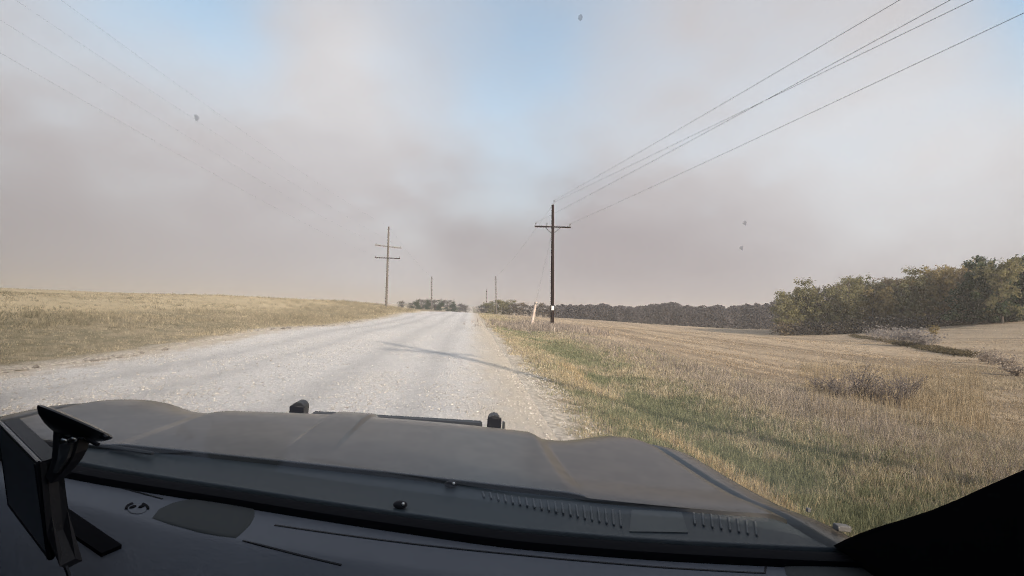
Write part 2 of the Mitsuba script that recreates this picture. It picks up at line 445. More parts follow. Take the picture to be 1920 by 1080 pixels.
def clumps(x, y, nb, h, w, col, spread, lean=0.55, jitter=0.18):
    """nb blades fanning out of each tuft; a tuft has one tone."""
    n = len(x); i = np.repeat(np.arange(n), nb); m = len(i)
    a = rng.uniform(0, 2 * np.pi, m); q = np.sqrt(rng.uniform(0, 1, m)) * np.asarray(spread)[i]
    bx_, by_ = x[i] + np.cos(a) * q, y[i] + np.sin(a) * q
    z = height(bx_, by_)
    hh = h[i] * rng.uniform(0.55, 1.15, m)
    L = hh * lean * (0.25 + rng.uniform(0, 1, m)); b = a + rng.normal(0, 0.7, m)
    f_ = rng.uniform(0, 2 * np.pi, m); ww = w[i] * rng.uniform(0.7, 1.4, m) * 0.5
    V = np.empty((m, 3, 3))
    V[:, 0] = np.stack([bx_ - np.cos(f_) * ww, by_ - np.sin(f_) * ww, z - 0.02], 1)
    V[:, 1] = np.stack([bx_ + np.cos(f_) * ww, by_ + np.sin(f_) * ww, z - 0.02], 1)
    V[:, 2] = np.stack([bx_ + L * np.cos(b), by_ + L * np.sin(b), z + hh], 1)
    c = col[i] * (1 + rng.normal(0, jitter, (m, 1)))
    return V.reshape(-1, 3), np.repeat(np.clip(c, 0.012, 0.85), 3, axis=0)


GREEN = [(0.18, 0.195, 0.125), (0.27, 0.285, 0.18), (0.39, 0.385, 0.26)]
TAN = [(0.37, 0.315, 0.21), (0.55, 0.475, 0.335), (0.72, 0.635, 0.47)]
MAUVE = [(0.25, 0.215, 0.19), (0.40, 0.345, 0.30), (0.56, 0.49, 0.42)]


def verge_col(x, y, n):
    s = S(x, y); t = rng.uniform(0, 1, n)
    g = pick(GREEN, t); d = pick(TAN, t); m = pick(MAUVE, t)
    patch = 0.6 * fb(x, y, 0.33, 33) + 0.4 * fb(x, y, 1.3, 32)
    strip = np.exp(-((s - 1.7 - (fb(x, y, 0.5, 34) - 0.5) * 1.3) / 0.30) ** 2) * sm(0.40, 0.58, fb(x, y, 0.45, 39)) * (1 - sm(16, 24, y))
    gw = sm(0.4, 1.5, s) * (1 - sm(2.6, 5.8, s)) * 0.92 + 0.13
    isg = rng.uniform(0, 1, n) < gw * sm(0.38, 0.62, patch + 0.03) * (1 - 0.9 * strip) * (1 - 0.6 * sm(30, 70, y))
    mv = rng.uniform(0, 1, n) < 0.15 + sm(3.5, 6.5, s) * 0.5
    out = np.where(isg[:, None], g, np.where(mv[:, None], m, d))
    return np.where((rng.uniform(0, 1, n) < strip * 0.6)[:, None], d * np.array([1.05, 0.97, 0.87]), out)


P1 = []
n = 62000                                  # right verge, dense near the car
y = sample_y(n, 3.0, 95, 1.2); s = rng.uniform(0.15, 8.5, n)
x = EDGE + s - SL * y
keep = (rng.uniform(0, 1, n) < sm(0.1, 1.3, s + (fb(x, y, 1.1, 35) - 0.5) * 1.6)) & (np.abs(x) < 1.25 * y + 1)
x, y, s = x[keep], y[keep], s[keep]; n = len(x)
h = (0.04 + 0.10 * rng.uniform(0, 1, n)) * (0.6 + 0.4 * sm(0.2, 1.8, s)) * (1 + 0.5 * sm(4.5, 7.5, s)) * (0.7 + 0.8 * fb(x, y, 0.6, 36))
h = h * (1 + 0.010 * y)
w = np.maximum(0.009, 0.0012 * y)
P1.append(clumps(x, y, 7, h, w, verge_col(x, y, n), 0.03 + 0.0035 * y + 0 * x))
n = 9000                                   # dry stalks along the field edge
y = sample_y(n, 6, 100, 1.3); s = 6.9 + rng.normal(0, 0.9, n); x = EDGE + s - SL * y
keep = fb(x, y, 0.35, 37) > 0.50; x, y = x[keep], y[keep]; n = len(x)
P1.append(clumps(x, y, 6, rng.uniform(0.12, 0.34, n), np.maximum(0.008, 0.0011 * y), pick(MAUVE + TAN[1:2], rng.uniform(0, 1, n) ** 1.2), 0.05 + 0.004 * y, 0.4))
n = 2600                                   # weeds round the foot of the nearest pole
x = 4.2 + rng.normal(0, 2.2, n) - 0.6; y = 47 + rng.normal(0, 4.0, n)
P1.append(clumps(x, y, 7, rng.uniform(0.2, 0.75, n), 0.05 + 0 * x, pick(MAUVE, rng.uniform(0, 1, n)), 0.12 + 0 * x, 0.4))
stuff_mesh('verge_grass', P1, 'green and straw-coloured grass on the verge right of the road', 'grass')

P2 = []
n = 15000                                  # rough brown weeds right of the car, beyond the ditch
y = sample_y(n, 6, 30, 0.7); x = rng.uniform(6.0, 34, n); s = S(x, y)
keep = (s > 6.5) & (x < 1.25 * y + 1.5) & (x > 0.60 * y + 0.4 + 5 * (fb(x, y, 0.2, 41) - 0.5)) & (rng.uniform(0, 1, n) < 1 - 0.9 * sm(17, 28, y))
x, y = x[keep], y[keep]; n = len(x)
t = fb(x, y, 0.5, 42)
h = (0.06 + 0.15 * rng.uniform(0, 1, n) ** 2) * (0.5 + 1.0 * sm(0.35, 0.7, t))
P2.append(clumps(x, y, 9, h, np.maximum(0.009, 0.0011 * y), pick([(0.23, 0.21, 0.155), (0.37, 0.32, 0.24), (0.49, 0.425, 0.32), (0.64, 0.555, 0.42)], 0.6 * rng.uniform(0, 1, n) + 0.6 * (t - 0.15)), 0.04 + 0.004 * y, 0.5))
n = 2500
y = sample_y(n, 9, 24, 0.5); x = y * rng.uniform(0.60, 0.98, n) + 0.4
P2.append(clumps(x, y, 3, rng.uniform(0.2, 0.6, n), 0.010 + 0 * x, pick([(0.24, 0.19, 0.13), (0.55, 0.46, 0.32)], rng.uniform(0, 1, n)), 0.06 + 0 * x, 0.15))
stuff_mesh('tall_weeds', P2, 'tall brown weeds along the edge of the right field', 'weeds')

P3 = []
n = 90000                                  # short stubble and litter on the harvested field
y = sample_y(n, 9, 130, 1.0); x = rng.uniform(-2, 1.15, n) * y
s = S(x, y); keep = (s > 7.5) & (x > 0); x, y, s = x[keep], y[keep], s[keep]
keep = rng.uniform(0, 1, len(x)) < 0.25 + 0.75 * sm(0.45, 0.6, 0.5 * fb(s * 3.0, y * 0.12, 0.5, 44) + 0.5 * fb(x, y, 0.25, 45)); x, y = x[keep], y[keep]; n = len(x)
P3.append(clumps(x, y, 3, rng.uniform(0.03, 0.11, n), np.maximum(0.016, 0.0015 * y), pick([(0.25, 0.19, 0.13), (0.44, 0.345, 0.235), (0.66, 0.55, 0.41)], rng.uniform(0, 1, n)), 0.05 + 0.004 * y, 1.0))
stuff_mesh('field_stubble', P3, 'short cut stubble scattered over the harvested right field', 'stubble')

P4 = []
n = 42000                                  # left roadside grass
y = sample_y(n, 6, 110, 0.9); s = -10.35 - 32 * rng.uniform(0, 1, n) ** 1.2; x = EDGE + s - SL * y
t = 0.6 * fb(x, y, 0.22, 51) + 0.4 * fb(x, y, 0.9, 52)
keep = (rng.uniform(0, 1, n) < sm(10.3, 11.6, -s + (t - 0.5) * 2)) & (x > -1.25 * y - 2) & (rng.uniform(0, 1, n) < 1 - 0.75 * sm(17, 23, -s))
x, y, s, t = x[keep], y[keep], s[keep], t[keep]; n = len(x)
low = 1 - sm(10.8, 12.4, -s)
h = (0.04 + 0.11 * rng.uniform(0, 1, n)) * (0.5 + 0.9 * sm(0.40, 0.62, t)) * (1 - 0.5 * low) * (1 + 0.010 * y)
dk = 0.22 * sm(-0.75, -1.05, x / y)
c = pick([(0.17, 0.165, 0.12), (0.28, 0.25, 0.185), (0.42, 0.37, 0.275), (0.58, 0.51, 0.385)], 0.7 * rng.uniform(0, 1, n) + 0.7 * (0.60 - t) + 0.15 + 0.25 * low - dk)
P4.append(clumps(x, y, 6, h, np.maximum(0.010, 0.0013 * y), c, 0.04 + 0.0045 * y, 0.6))
stuff_mesh('roadside_grass', P4, 'olive and tan dry grass on the bank left of the road', 'grass')

# loose stones on the road
n = 70000
y = sample_y(n, 4.0, 45, 1.4); s = rng.uniform(-10.5, 0.9, n); x = EDGE + s - SL * y
trk = sum(np.exp(-((s + c) / 0.4) ** 2) for c in (2.15, 3.95, 6.2, 7.9))
keep = (rng.uniform(0, 1, n) > 0.75 * np.minimum(trk, 1)) & (np.abs(x) < 1.2 * y + 1) & (rng.uniform(0, 1, n) < 0.25 + 0.75 * sm(0.4, 0.6, fb(x, y, 0.5, 61)))
x, y, s = x[keep], y[keep], s[keep]; n = len(x)
z = np.where(s < 0.15, road_h(x, y), height(x, y))
oct_v = np.array([[1, 0, 0], [-1, 0, 0], [0, 1, 0], [0, -1, 0], [0, 0, 1], [0, 0, -1.0]])
oct_f = np.array([[0, 2, 4], [2, 1, 4], [1, 3, 4], [3, 0, 4], [2, 0, 5], [1, 2, 5], [3, 1, 5], [0, 3, 5]])
size = rng.gamma(3.0, 0.0022, n) + 0.004
clod = (s < -9.9) & (rng.uniform(0, 1, n) < 0.05)
size = np.where(clod, rng.uniform(0.04, 0.11, n), size)
size = np.where(clod, size, np.minimum(size, 0.025)) * np.where(s > -0.3, 1.3, 1.0)
jit = rng.uniform(0.6, 1.3, (n, 6, 1)) * size[:, None, None]
an = rng.uniform(0, 2 * np.pi, n); ca, sa = np.cos(an), np.sin(an)
V = oct_v[None] * jit * np.array([1.2, 0.9, 0.7])
V = np.stack([V[..., 0] * ca[:, None] - V[..., 1] * sa[:, None], V[..., 0] * sa[:, None] + V[..., 1] * ca[:, None], V[..., 2]], -1)
V += np.stack([x, y, z + size * 0.25], -1)[:, None]
Fs = (oct_f[None] + (np.arange(n) * 6)[:, None, None]).reshape(-1, 3)
tone = rng.beta(2.2, 2.0, n)[:, None]
tone = np.where(clod[:, None], -0.1 + 0.3 * tone, tone)
C = np.repeat((1 - tone) * np.array([0.24, 0.22, 0.20]) + tone * np.array([0.74, 0.71, 0.66]), 6, axis=0)
put('loose_gravel', mikit.ply(trimesh.Trimesh(V.reshape(-1, 3), Fs, process=False), 'stone_mat', color=C))
labels['loose_gravel'] = {'kind': 'stuff', 'label': 'loose pale stones scattered over the gravel road', 'category': 'gravel'}

# ------------------------------------------------------------------ trees and shrubs
def leaves(cx, n, size, r, flat=0.5):
    """n small two-triangle leaf clumps around the points cx."""
    c = cx[r.integers(0, len(cx), n)] if len(cx) != n else cx
    a = r.normal(0, 1, (n, 3)); a /= np.linalg.norm(a, axis=1, keepdims=True)
    b = np.cross(a, r.normal(0, 1, (n, 3))); b /= np.linalg.norm(b, axis=1, keepdims=True) + 1e-9
    sz = size * r.uniform(0.5, 1.4, n)[:, None]
    V = np.stack([c - a * sz, c + b * sz * 0.6, c + a * sz, c - b * sz * 0.6], 1)
    f = (np.array([[0, 1, 2], [0, 2, 3]])[None] + (np.arange(n) * 4)[:, None, None]).reshape(-1, 3)
    return V.reshape(-1, 3), f


def tree_mesh(h, wid, cols, seed, n_leaf=1500, leaf=0.22, kind='round', low=0.12, limbs=26):
    """(wood mesh, crown mesh, crown colours), standing on z = 0."""
    r = np.random.default_rng(seed)
    wood = [tube([[0, 0, -0.3], [0.02 * h * r.normal(), 0.02 * h * r.normal(), h * 0.45], [0.03 * h * r.normal(), 0.03 * h * r.normal(), h * 0.93]], [h * 0.022, h * 0.014, h * 0.003], 6)]
    tips = []
    for k in range(limbs):
        z0 = h * r.uniform(low, 0.85); a = r.uniform(0, 2 * np.pi)
        tt = (z0 / h)
        if kind == 'cone':
            L = wid * 0.55 * (1.05 - tt) * r.uniform(0.6, 1.15); up = r.uniform(-0.1, 0.35)
        else:
            L = wid * 0.5 * math.sqrt(max(0.05, 1 - (2 * tt - 0.9) ** 2 * 0.9)) * r.uniform(0.45, 1.1); up = r.uniform(0.25, 1.1)
        p0 = np.array([0, 0, z0]); p2 = p0 + np.array([math.cos(a) * L, math.sin(a) * L, up * L])
        p1 = (p0 + p2) / 2 + r.normal(0, 0.06 * L, 3)
        wood.append(tube([p0, p1, p2], [h * 0.008, h * 0.005, h * 0.0015], 4, caps=False))
        m = r.integers(3, 6)
        tips += [p0 + (p2 - p0) * f + r.normal(0, 0.09 * wid, 3) * np.array([1, 1, 0.8]) for f in r.uniform(0.35, 1.05, m)]
    tips = np.array(tips); tips[:, 2] = np.clip(tips[:, 2], 0.05 * h, h * 1.0)
    c = tips[r.integers(0, len(tips), n_leaf)]; which = r.integers(0, len(tips), n_leaf); c = tips[which]
    c = c + r.normal(0, 0.042 * wid, (n_leaf, 3)) + r.normal(0, 0.012 * h, (n_leaf, 3)) * np.array([0.5, 0.5, 1])
    c[:, 2] = np.maximum(c[:, 2], 0.15)
    V, F = leaves(c, n_leaf, leaf, r)
    ct = r.uniform(0, 1, len(tips))
    col = pick(cols, np.clip(0.12 + 0.58 * ct[which] + 0.22 * r.uniform(0, 1, n_leaf), 0, 1))
    return cat(wood), trimesh.Trimesh(V, F, process=False), np.repeat(col, 4, axis=0)


KINDS = {
    'olive': [(0.145, 0.14, 0.082), (0.235, 0.222, 0.122), (0.36, 0.325, 0.185)],
    'tan': [(0.16, 0.125, 0.072), (0.28, 0.225, 0.115), (0.42, 0.34, 0.17)],
    'brown': [(0.14, 0.115, 0.08), (0.21, 0.17, 0.115), (0.29, 0.235, 0.155)],
    'grey': [(0.075, 0.068, 0.066), (0.12, 0.108, 0.10), (0.175, 0.16, 0.145)],
    'green': [(0.035, 0.06, 0.04), (0.06, 0.09, 0.055), (0.10, 0.125, 0.07)],
}
PROTO = {}
for i, (k, kind, wid, nl) in enumerate((('olive', 'round', 7.5, 2600), ('olive', 'round', 6.5, 2200), ('tan', 'round', 7.0, 2300), ('brown', 'round', 7.0, 1700), ('grey', 'round', 6.5, 1000),
                                        ('green', 'cone', 6.0, 3000), ('green', 'cone', 5.0, 2600), ('tan', 'round', 6.0, 1900))):
    wd, cr, cl = tree_mesh(10.0, wid, KINDS[k], 100 + i, int(nl * 1.6), 0.19, kind, 0.05 if kind == 'cone' else 0.10)
    PROTO.setdefault(k, []).append((mikit.ply(wd, 'bark_mat', smooth=True), mikit.ply(cr, 'plant_mat', color=cl)))


def plant_tree(px, top, Y, kind, label, group, name='tree', catg='tree', wide=1.0, i=0, dig=0.0):
    g = at(px, 600, Y); x, y = g[0], Y
    z = float(height(x, y)) - dig
    ztop = at(px, top, Y)[2]
    k = max(0.1, (ztop - z) / 10.0)
    key = thing(name, label, catg, group)
    wd, cr = PROTO[kind][i % len(PROTO[kind])]
    M = T().translate([float(x), y, z]).rotate([0, 0, 1], float((i * 137) % 360)).scale([k * wide, k * wide, k])
    put('trunk', {**wd, 'to_world': M}, key); put('crown', {**cr, 'to_world': M}, key)
    return key


G_W = 'trees of the woodland on the right'
wood = [  # px, top, Y, kind, wide
    (1476, 556, 104, 'olive', 1.15), (1500, 547, 108, 'olive', 1.1), (1532, 533, 104, 'olive', 1.05), (1560, 542, 110, 'brown', 1.1), (1588, 530, 102, 'olive', 1.0), (1612, 527, 106, 'olive', 0.95),
    (1640, 545, 100, 'tan', 1.05), (1664, 530, 105, 'brown', 1.1), (1690, 541, 99, 'olive', 1.1), (1716, 526, 101, 'tan', 1.05), (1742, 512, 97, 'olive', 1.0), (1768, 505, 95, 'tan', 1.0),
    (1792, 500, 95, 'tan', 0.9), (1812, 512, 90, 'brown', 0.95), (1826, 490, 86, 'green', 1.2), (1847, 488, 83, 'green', 1.25), (1863, 477, 85, 'green', 1.1), (1880, 494, 80, 'olive', 0.8),
    (1893, 488, 83, 'green', 1.2), (1911, 478, 85, 'green', 1.2), (1934, 476, 82, 'green', 1.3)]
side = ['leftmost tree of the woodland, low and olive, at its far end']
names = {'olive': 'olive-green autumn tree in the woodland right of the field', 'tan': 'yellow-tan autumn tree in the woodland right of the field',
         'brown': 'thin brown autumn tree in the woodland right of the field', 'green': 'dark green evergreen at the right end of the woodland'}
special = {0: 'leftmost olive tree at the low far end of the woodland', 12: 'tallest yellow-tan tree, left of the dark evergreens', 14: 'leftmost of the dark green evergreens in the woodland',
           20: 'rightmost dark evergreen, cut by the right frame edge', 17: 'olive tree standing among the dark evergreens', 13: 'brown thin tree just left of the dark evergreens'}
ORD = 'first second third fourth fifth sixth seventh eighth ninth tenth eleventh twelfth thirteenth fourteenth fifteenth sixteenth seventeenth eighteenth nineteenth twentieth twenty-first'.split()
for i, (px, top, Y, k, wd) in enumerate(wood):
    plant_tree(px, top - 5, Y, k, special.get(i, f'{names[k].split(" in the")[0].split(" at the")[0]}, {ORD[i]} from the left in the front row of the woodland'), G_W, wide=wd * 1.08, i=i)
for i, (px, Y, k) in enumerate([(1485, 116, 'grey'), (1520, 118, 'olive'), (1550, 118, 'grey'), (1580, 116, 'brown'), (1606, 115, 'olive'), (1632, 114, 'grey'), (1660, 113, 'olive'), (1688, 112, 'grey'), (1715, 110, 'brown'),
                                (1740, 108, 'olive'), (1765, 106, 'grey'), (1790, 105, 'olive'), (1815, 104, 'green'), (1845, 103, 'green'), (1875, 102, 'green'), (1905, 101, 'green')]):
    plant_tree(px, 548 - (px - 1485) * 0.12, Y, k, 'tree standing behind the front row of the woodland', G_W + ', back row', wide=1.15, i=i + 3)
# low undergrowth at the foot of the wood: one ragged mass
uc, ucol = [], []
for px in np.linspace(1462, 1935, 130):
    Y = np.interp(px, [1462, 1600, 1760, 1935], [102, 98, 93, 86]) + rng.uniform(-2, 2)
    g = at(px, 600, Y); z = float(height(g[0], Y)); hh = rng.uniform(1.2, 3.2)
    nn = 90
    c = np.stack([g[0] + rng.normal(0, 0.9, nn), Y + rng.normal(0, 0.9, nn), z + hh * rng.uniform(0, 1, nn)], 1)
    uc.append(c); ucol.append(pick(KINDS['grey'] if rng.uniform() < 0.65 else KINDS['brown'], rng.uniform(0, 0.8, nn)))
uc = np.vstack(uc); ucol = np.vstack(ucol)
V, F = leaves(uc, len(uc), 0.22, rng)
put('undergrowth', mikit.ply(trimesh.Trimesh(V, F, process=False), 'plant_mat', color=np.repeat(ucol, 4, axis=0)))
labels['undergrowth'] = {'kind': 'stuff', 'label': 'grey-brown undergrowth at the foot of the woodland', 'category': 'undergrowth'}

# far treeline across the right field, one hazy mass
fc, fcol, fw = [], [], []
for px in np.r_[np.linspace(1030, 1500, 120), np.linspace(1035, 1500, 80)]:
    Y = np.interp(px, [1030, 1120, 1300, 1500], [262, 250, 238, 222]) + rng.uniform(-3, 14)
    g = at(px, 600, Y); z = float(height(g[0], Y))
    top = at(px, np.interp(px, [1030, 1060, 1100, 1140, 1190, 1230, 1260, 1300, 1400, 1460, 1500], [573, 572, 569, 575, 578, 571, 568, 576, 573, 565, 558]) + 9 * (meshkit.fbm(np.array([px / 21.0, 1.0, 2.0]), 3, 77) - 0.5) + rng.uniform(-2, 6), Y)[2]
    hh = max(3, top - z); nn = 260
    u = rng.uniform(0, 1, nn) ** 0.7
    ww = rng.uniform(1.8, 4.6) * np.sqrt(np.clip(1.05 - u ** 3, 0.05, 1))
    a = rng.uniform(0, 2 * np.pi, nn); q = np.sqrt(rng.uniform(0, 1, nn))
    fc.append(np.stack([g[0] + np.cos(a) * ww * q, Y + np.sin(a) * ww * q, z + u * hh], 1))
    fcol.append(pick([(0.075, 0.068, 0.078), (0.09, 0.082, 0.091), (0.115, 0.104, 0.112)], 0.5 * rng.uniform() + 0.4 * rng.uniform(0, 1, nn)))
fc = np.vstack(fc); fcol = np.vstack(fcol)
V, F = leaves(fc, len(fc), 0.62, rng)
put('distant_woodland', mikit.ply(trimesh.Trimesh(V, F, process=False), 'plant_mat', color=np.repeat(fcol, 4, axis=0)))
labels['distant_woodland'] = {'kind': 'stuff', 'label': 'low hazy mauve woodland along the far edge of the right field', 'category': 'woodland'}

G_C = 'trees beyond the crest of the road'
for i, (px, top, Y, k, wd) in enumerate([(752, 563, 215, 'grey', 0.9), (768, 566, 225, 'grey', 1.0), (779, 560, 222, 'green', 0.9), (790, 559, 230, 'grey', 1.0), (800, 561, 226, 'green', 0.9), (813, 560, 236, 'grey', 1.1),
                                         (826, 561, 230, 'green', 0.9), (838, 560, 238, 'grey', 1.0), (850, 564, 232, 'green', 1.0), (862, 568, 240, 'grey', 1.0), (872, 571, 236, 'grey', 1.0)]):
    plant_tree(px, top, Y, k, f'small hazy tree beyond the crest left of the road end, {ORD[i]} from the left', G_C + ', left of the road', wide=wd * 1.7, i=i)
for i, (px, top, Y, k, wd) in enumerate([(902, 571, 210, 'grey', 1.2), (915, 568, 214, 'olive', 1.2), (928, 566, 206, 'olive', 1.1), (941, 563, 210, 'olive', 1.2), (954, 564, 206, 'olive', 1.2), (967, 567, 200, 'grey', 1.2),
                                         (980, 568, 205, 'brown', 1.2), (993, 570, 200, 'grey', 1.2), (1006, 570, 196, 'grey', 1.3), (1018, 569, 202, 'brown', 1.2), (1030, 570, 200, 'grey', 1.3)]):
    plant_tree(px, top, Y, k, f'low hazy tree in the row right of the road end, {ORD[i]} from the left', G_C + ', right of the road', wide=wd * 1.5, i=i)


def shrub(x, y, h, wid, cols, label, group, seed, n=420, leaf=0.03, name='dry_shrub', stems=26):
    r = np.random.default_rng(seed)
    key = thing(name, label, 'shrub', group); z = float(height(x, y))
    st, tips = [], []
    for k in range(stems):
        a = r.uniform(0, 2 * np.pi); L = wid * 0.5 * math.sqrt(r.uniform(0.05, 1)); hh = h * r.uniform(0.55, 1.0)
        b = np.array([x + r.normal(0, 0.08 * wid), y + r.normal(0, 0.08 * wid), z - 0.05])
        t = np.array([x + math.cos(a) * L, y + math.sin(a) * L, z + hh])
        m = b * 0.5 + t * 0.5 + np.array([0, 0, 0.12 * h])
        st.append(tube([b, m, t], [0.007 + 0.003 * h, 0.005 + 0.002 * h, 0.003], 4, caps=False))
        tips += [b + (t - b) * f + np.array([0, 0, 0.1 * h]) for f in r.uniform(0.4, 1.0, 4)]
    obj('stems', cat(st), 'dry_stem_mat', key, smooth=True)
    tips = np.array(tips)
    c = tips[r.integers(0, len(tips), n)] + r.normal(0, 0.09 * wid, (n, 3)) * np.array([1, 1, 0.7])
    c[:, 2] = np.maximum(c[:, 2], z + 0.03)
    V, F = leaves(c, n, leaf, r)
    put('foliage', mikit.ply(trimesh.Trimesh(V, F, process=False), 'plant_mat', color=np.repeat(pick(cols, r.uniform(0, 1, n)), 4, axis=0)), key)
    return key


def ground_at(px, py):
    """Where the photo's pixel meets the ground."""
    d = ray(px, py); t = np.geomspace(2, 400, 4000)
    p = EYE + d * t[:, None]
    i = np.argmax(p[:, 2] < height(p[:, 0], p[:, 1]))
    return p[i]


DARKWEED = [(0.19, 0.165, 0.16), (0.28, 0.245, 0.235), (0.40, 0.35, 0.315)]
PALE = [(0.24, 0.22, 0.215), (0.34, 0.31, 0.30), (0.46, 0.43, 0.41)]
for i, (px, py, hp, wp) in enumerate([(1545, 745, 42, 50), (1578, 752, 44, 55), (1612, 750, 52, 60), (1645, 758, 56, 55), (1676, 762, 48, 55), (1700, 752, 40, 45)]):
    g = ground_at(px, py); k = g[1] / FOC
    shrub(g[0], g[1], hp * k * (0.95 + 0.2 * (i % 3)), wp * k * (1.25 + 0.25 * (i % 2)), DARKWEED, f'dark mauve-grey weed clump beyond the right verge, {ORD[i]} from the left of six', 'dark weed clumps at the field edge', 300 + i, 300, 0.022, 'weed_clump', 40)
for i, (px, py, hp, wp) in enumerate([(1640, 640, 26, 34), (1664, 644, 30, 36), (1690, 648, 32, 40), (1716, 650, 30, 36), (1742, 652, 26, 40)]):
    g = ground_at(px, py); k = g[1] / FOC
    shrub(g[0], g[1], max(0.4, hp * k), wp * k * 1.3, PALE, f'pale leafless brush along the drain below the woodland, {ORD[i]} from the left', 'pale brush along the drain', 330 + i, 500, 0.10, 'pale_shrub')
g = ground_at(1750, 634)
shrub(g[0], g[1], 1.9, 1.5, KINDS['tan'], 'lone small tan shrub in front of the woodland, right of the pale brush', None, 345, 300, 0.12, 'small_shrub')
for i, (px, py, hp, wp) in enumerate([(1842, 678, 16, 30), (1862, 684, 30, 40), (1885, 694, 26, 34), (1905, 705, 20, 34)]):
    g = ground_at(px, py); k = g[1] / FOC
    shrub(g[0], g[1], hp * k, wp * k * 1.3, MAUVE, f'brown shrub at the near end of the field drain, {ORD[i]} from the left', 'brown shrubs at the end of the drain', 350 + i, 400, 0.05)
# dark dead growth in the drain itself
dc = []
for px in np.linspace(1600, 1822, 150):
    g = ground_at(px, np.interp(px, [1600, 1660, 1720, 1800, 1822], [630, 639, 650, 665, 668]) + rng.uniform(-1.5, 2))
    n = 60
    dc.append(np.stack([g[0] + rng.normal(0, 0.5, n), g[1] + rng.normal(0, 0.5, n), height(g[0], g[1]) + rng.uniform(0, 0.30, n)], 1))
dc = np.vstack(dc)
V, F = leaves(dc, len(dc), 0.10, rng)
put('drain_growth', mikit.ply(trimesh.Trimesh(V, F, process=False), 'plant_mat', color=np.repeat(pick([(0.10, 0.085, 0.055), (0.21, 0.175, 0.115)], rng.uniform(0, 1, len(dc))), 4, axis=0)))
labels['drain_growth'] = {'kind': 'stuff', 'label': 'dark growth lining the drain that crosses the right field', 'category': 'weeds'}

# ------------------------------------------------------------------ utility poles and wires
def pole_at(pxb, pxt, top, Y, label, mat='wood_mat', arms=(), group=None, rad=0.17, tag=False, braces=True, pin=True, base_xy=None, top_z=None):
    """Pole whose top the photo shows at (pxt, top)."""
    ptop = at(pxt, top, Y) if base_xy is None else np.array([base_xy[0], base_xy[1], top_z])
    xb = at(pxb, 600, Y)[0] if base_xy is None else base_xy[0]
    base = np.array([xb, ptop[1], float(height(xb, ptop[1])) - 0.4])
    key = thing('utility_pole', label, 'utility pole', group)
    ax = ptop - base; Lp = np.linalg.norm(ax)
    obj('shaft', tube([base + ax * t for t in (0, 0.25, 0.5, 0.75, 1)], [rad, rad * 0.92, rad * 0.84, rad * 0.76, rad * 0.66], 12), mat, key, smooth=50)
    ends = {'top': ptop + np.array([0, 0, 0.15])}
    for j, (zf, half, yawd, amat, nins) in enumerate(arms):
        c = base + ax * zf; d = np.array([math.cos(yawd), math.sin(yawd), 0.0]); nrm = np.array([-d[1], d[0], 0])
        cc = c - nrm * (rad * 0.8 + 0.03)
        obj('crossarm', obox(cc, (half, 0.055, 0.07), d, nrm, 0.008), amat, key)
        if braces:
            for sgn in (-1, 1):
                a_ = cc + d * sgn * half * 0.42 - np.array([0, 0, 0.07]); b_ = c - nrm * rad * 0.9 - np.array([0, 0, half * 0.42])
                obj('brace', tube([a_, b_], 0.025, 6), amat, key)
        for q in np.linspace(-0.94, 0.94, nins) if nins else ():
            b = cc + d * q * half + np.array([0, 0, 0.07])
            prof = [(0.012, 0), (0.02, 0.05), (0.07, 0.07), (0.045, 0.11), (0.06, 0.15), (0.03, 0.2), (0, 0.22)]
            m = trimesh.creation.revolve(np.array(prof), sections=10); m.apply_translation(b)
            obj('insulator', m, 'insulator_mat', key, smooth=40)
            ends[(j, round(float(q), 2))] = b + np.array([0, 0, 0.2])
    if pin:
        m = trimesh.creation.revolve(np.array([(0.012, -0.3), (0.012, 0.08), (0.07, 0.1), (0.045, 0.14), (0.06, 0.18), (0, 0.24)]), sections=10)
        m.apply_translation(ptop + np.array([0.12, 0, 0.25])); obj('top_insulator', m, 'insulator_mat', key, smooth=40)
        obj('pin_bracket', tube([ptop + [0.0, -rad * 0.5, -0.25], ptop + [0.12, -0.02, 0.05]], 0.02, 6), 'grey_wood_mat', key)
        ends['top'] = ptop + np.array([0.12, 0, 0.45])
    if tag:
        c = base + ax * tag
        obj('marker_tag', obox(c + np.array([0.03, -rad - 0.012, 0]), (0.13, 0.008, 0.22), chamfer=0.003), 'white_mat', key)
        labels[key + '__marker_tag'] = {'label': 'white rectangular tag on the lower part of the pole'}
    return key, base, ptop, ends


KM, bM, tM, eM = pole_at(1036, 1036.5, 384, 48, 'dark wooden pole with a crossarm and white tag, nearest on the right side', rad=0.19, tag=0.19,
                         arms=((0.823, 1.85, math.radians(-2), 'wood_mat', 0),))
cM = bM + (tM - bM) * 0.823
arm_ends = []
for q in (-1.75, -0.62, 1.75):
    b = cM + np.array([q, -0.19, 0.06]) + np.array([0, 0, 0.0])
    m = trimesh.creation.revolve(np.array([(0.015, 0), (0.02, 0.14), (0.075, 0.17), (0.05, 0.22), (0.065, 0.27), (0.03, 0.33), (0, 0.36)]), sections=10)
    m.apply_translation(b); obj('insulator', m, 'insulator_mat', KM, smooth=40); arm_ends.append(b + np.array([0, 0, 0.3]))
K1, b1, t1, e1 = pole_at(723, 729, 425, 75, 'grey pole with two crossarms on the bank left of the road', 'grey_wood_mat', rad=0.19,
                         arms=((0.615, 2.0, math.radians(2), 'wood_mat', 3), (0.755, 2.3, math.radians(42), 'grey_wood_mat', 3)), braces=False, pin=False)
K2, b2, t2, e2 = pole_at(808.5, 809.5, 518, 182, 'distant thin pole standing left of the road end', 'grey_wood_mat', rad=0.25, pin=False, braces=False, arms=((0.9, 1.2, math.radians(85), 'grey_wood_mat', 0),))
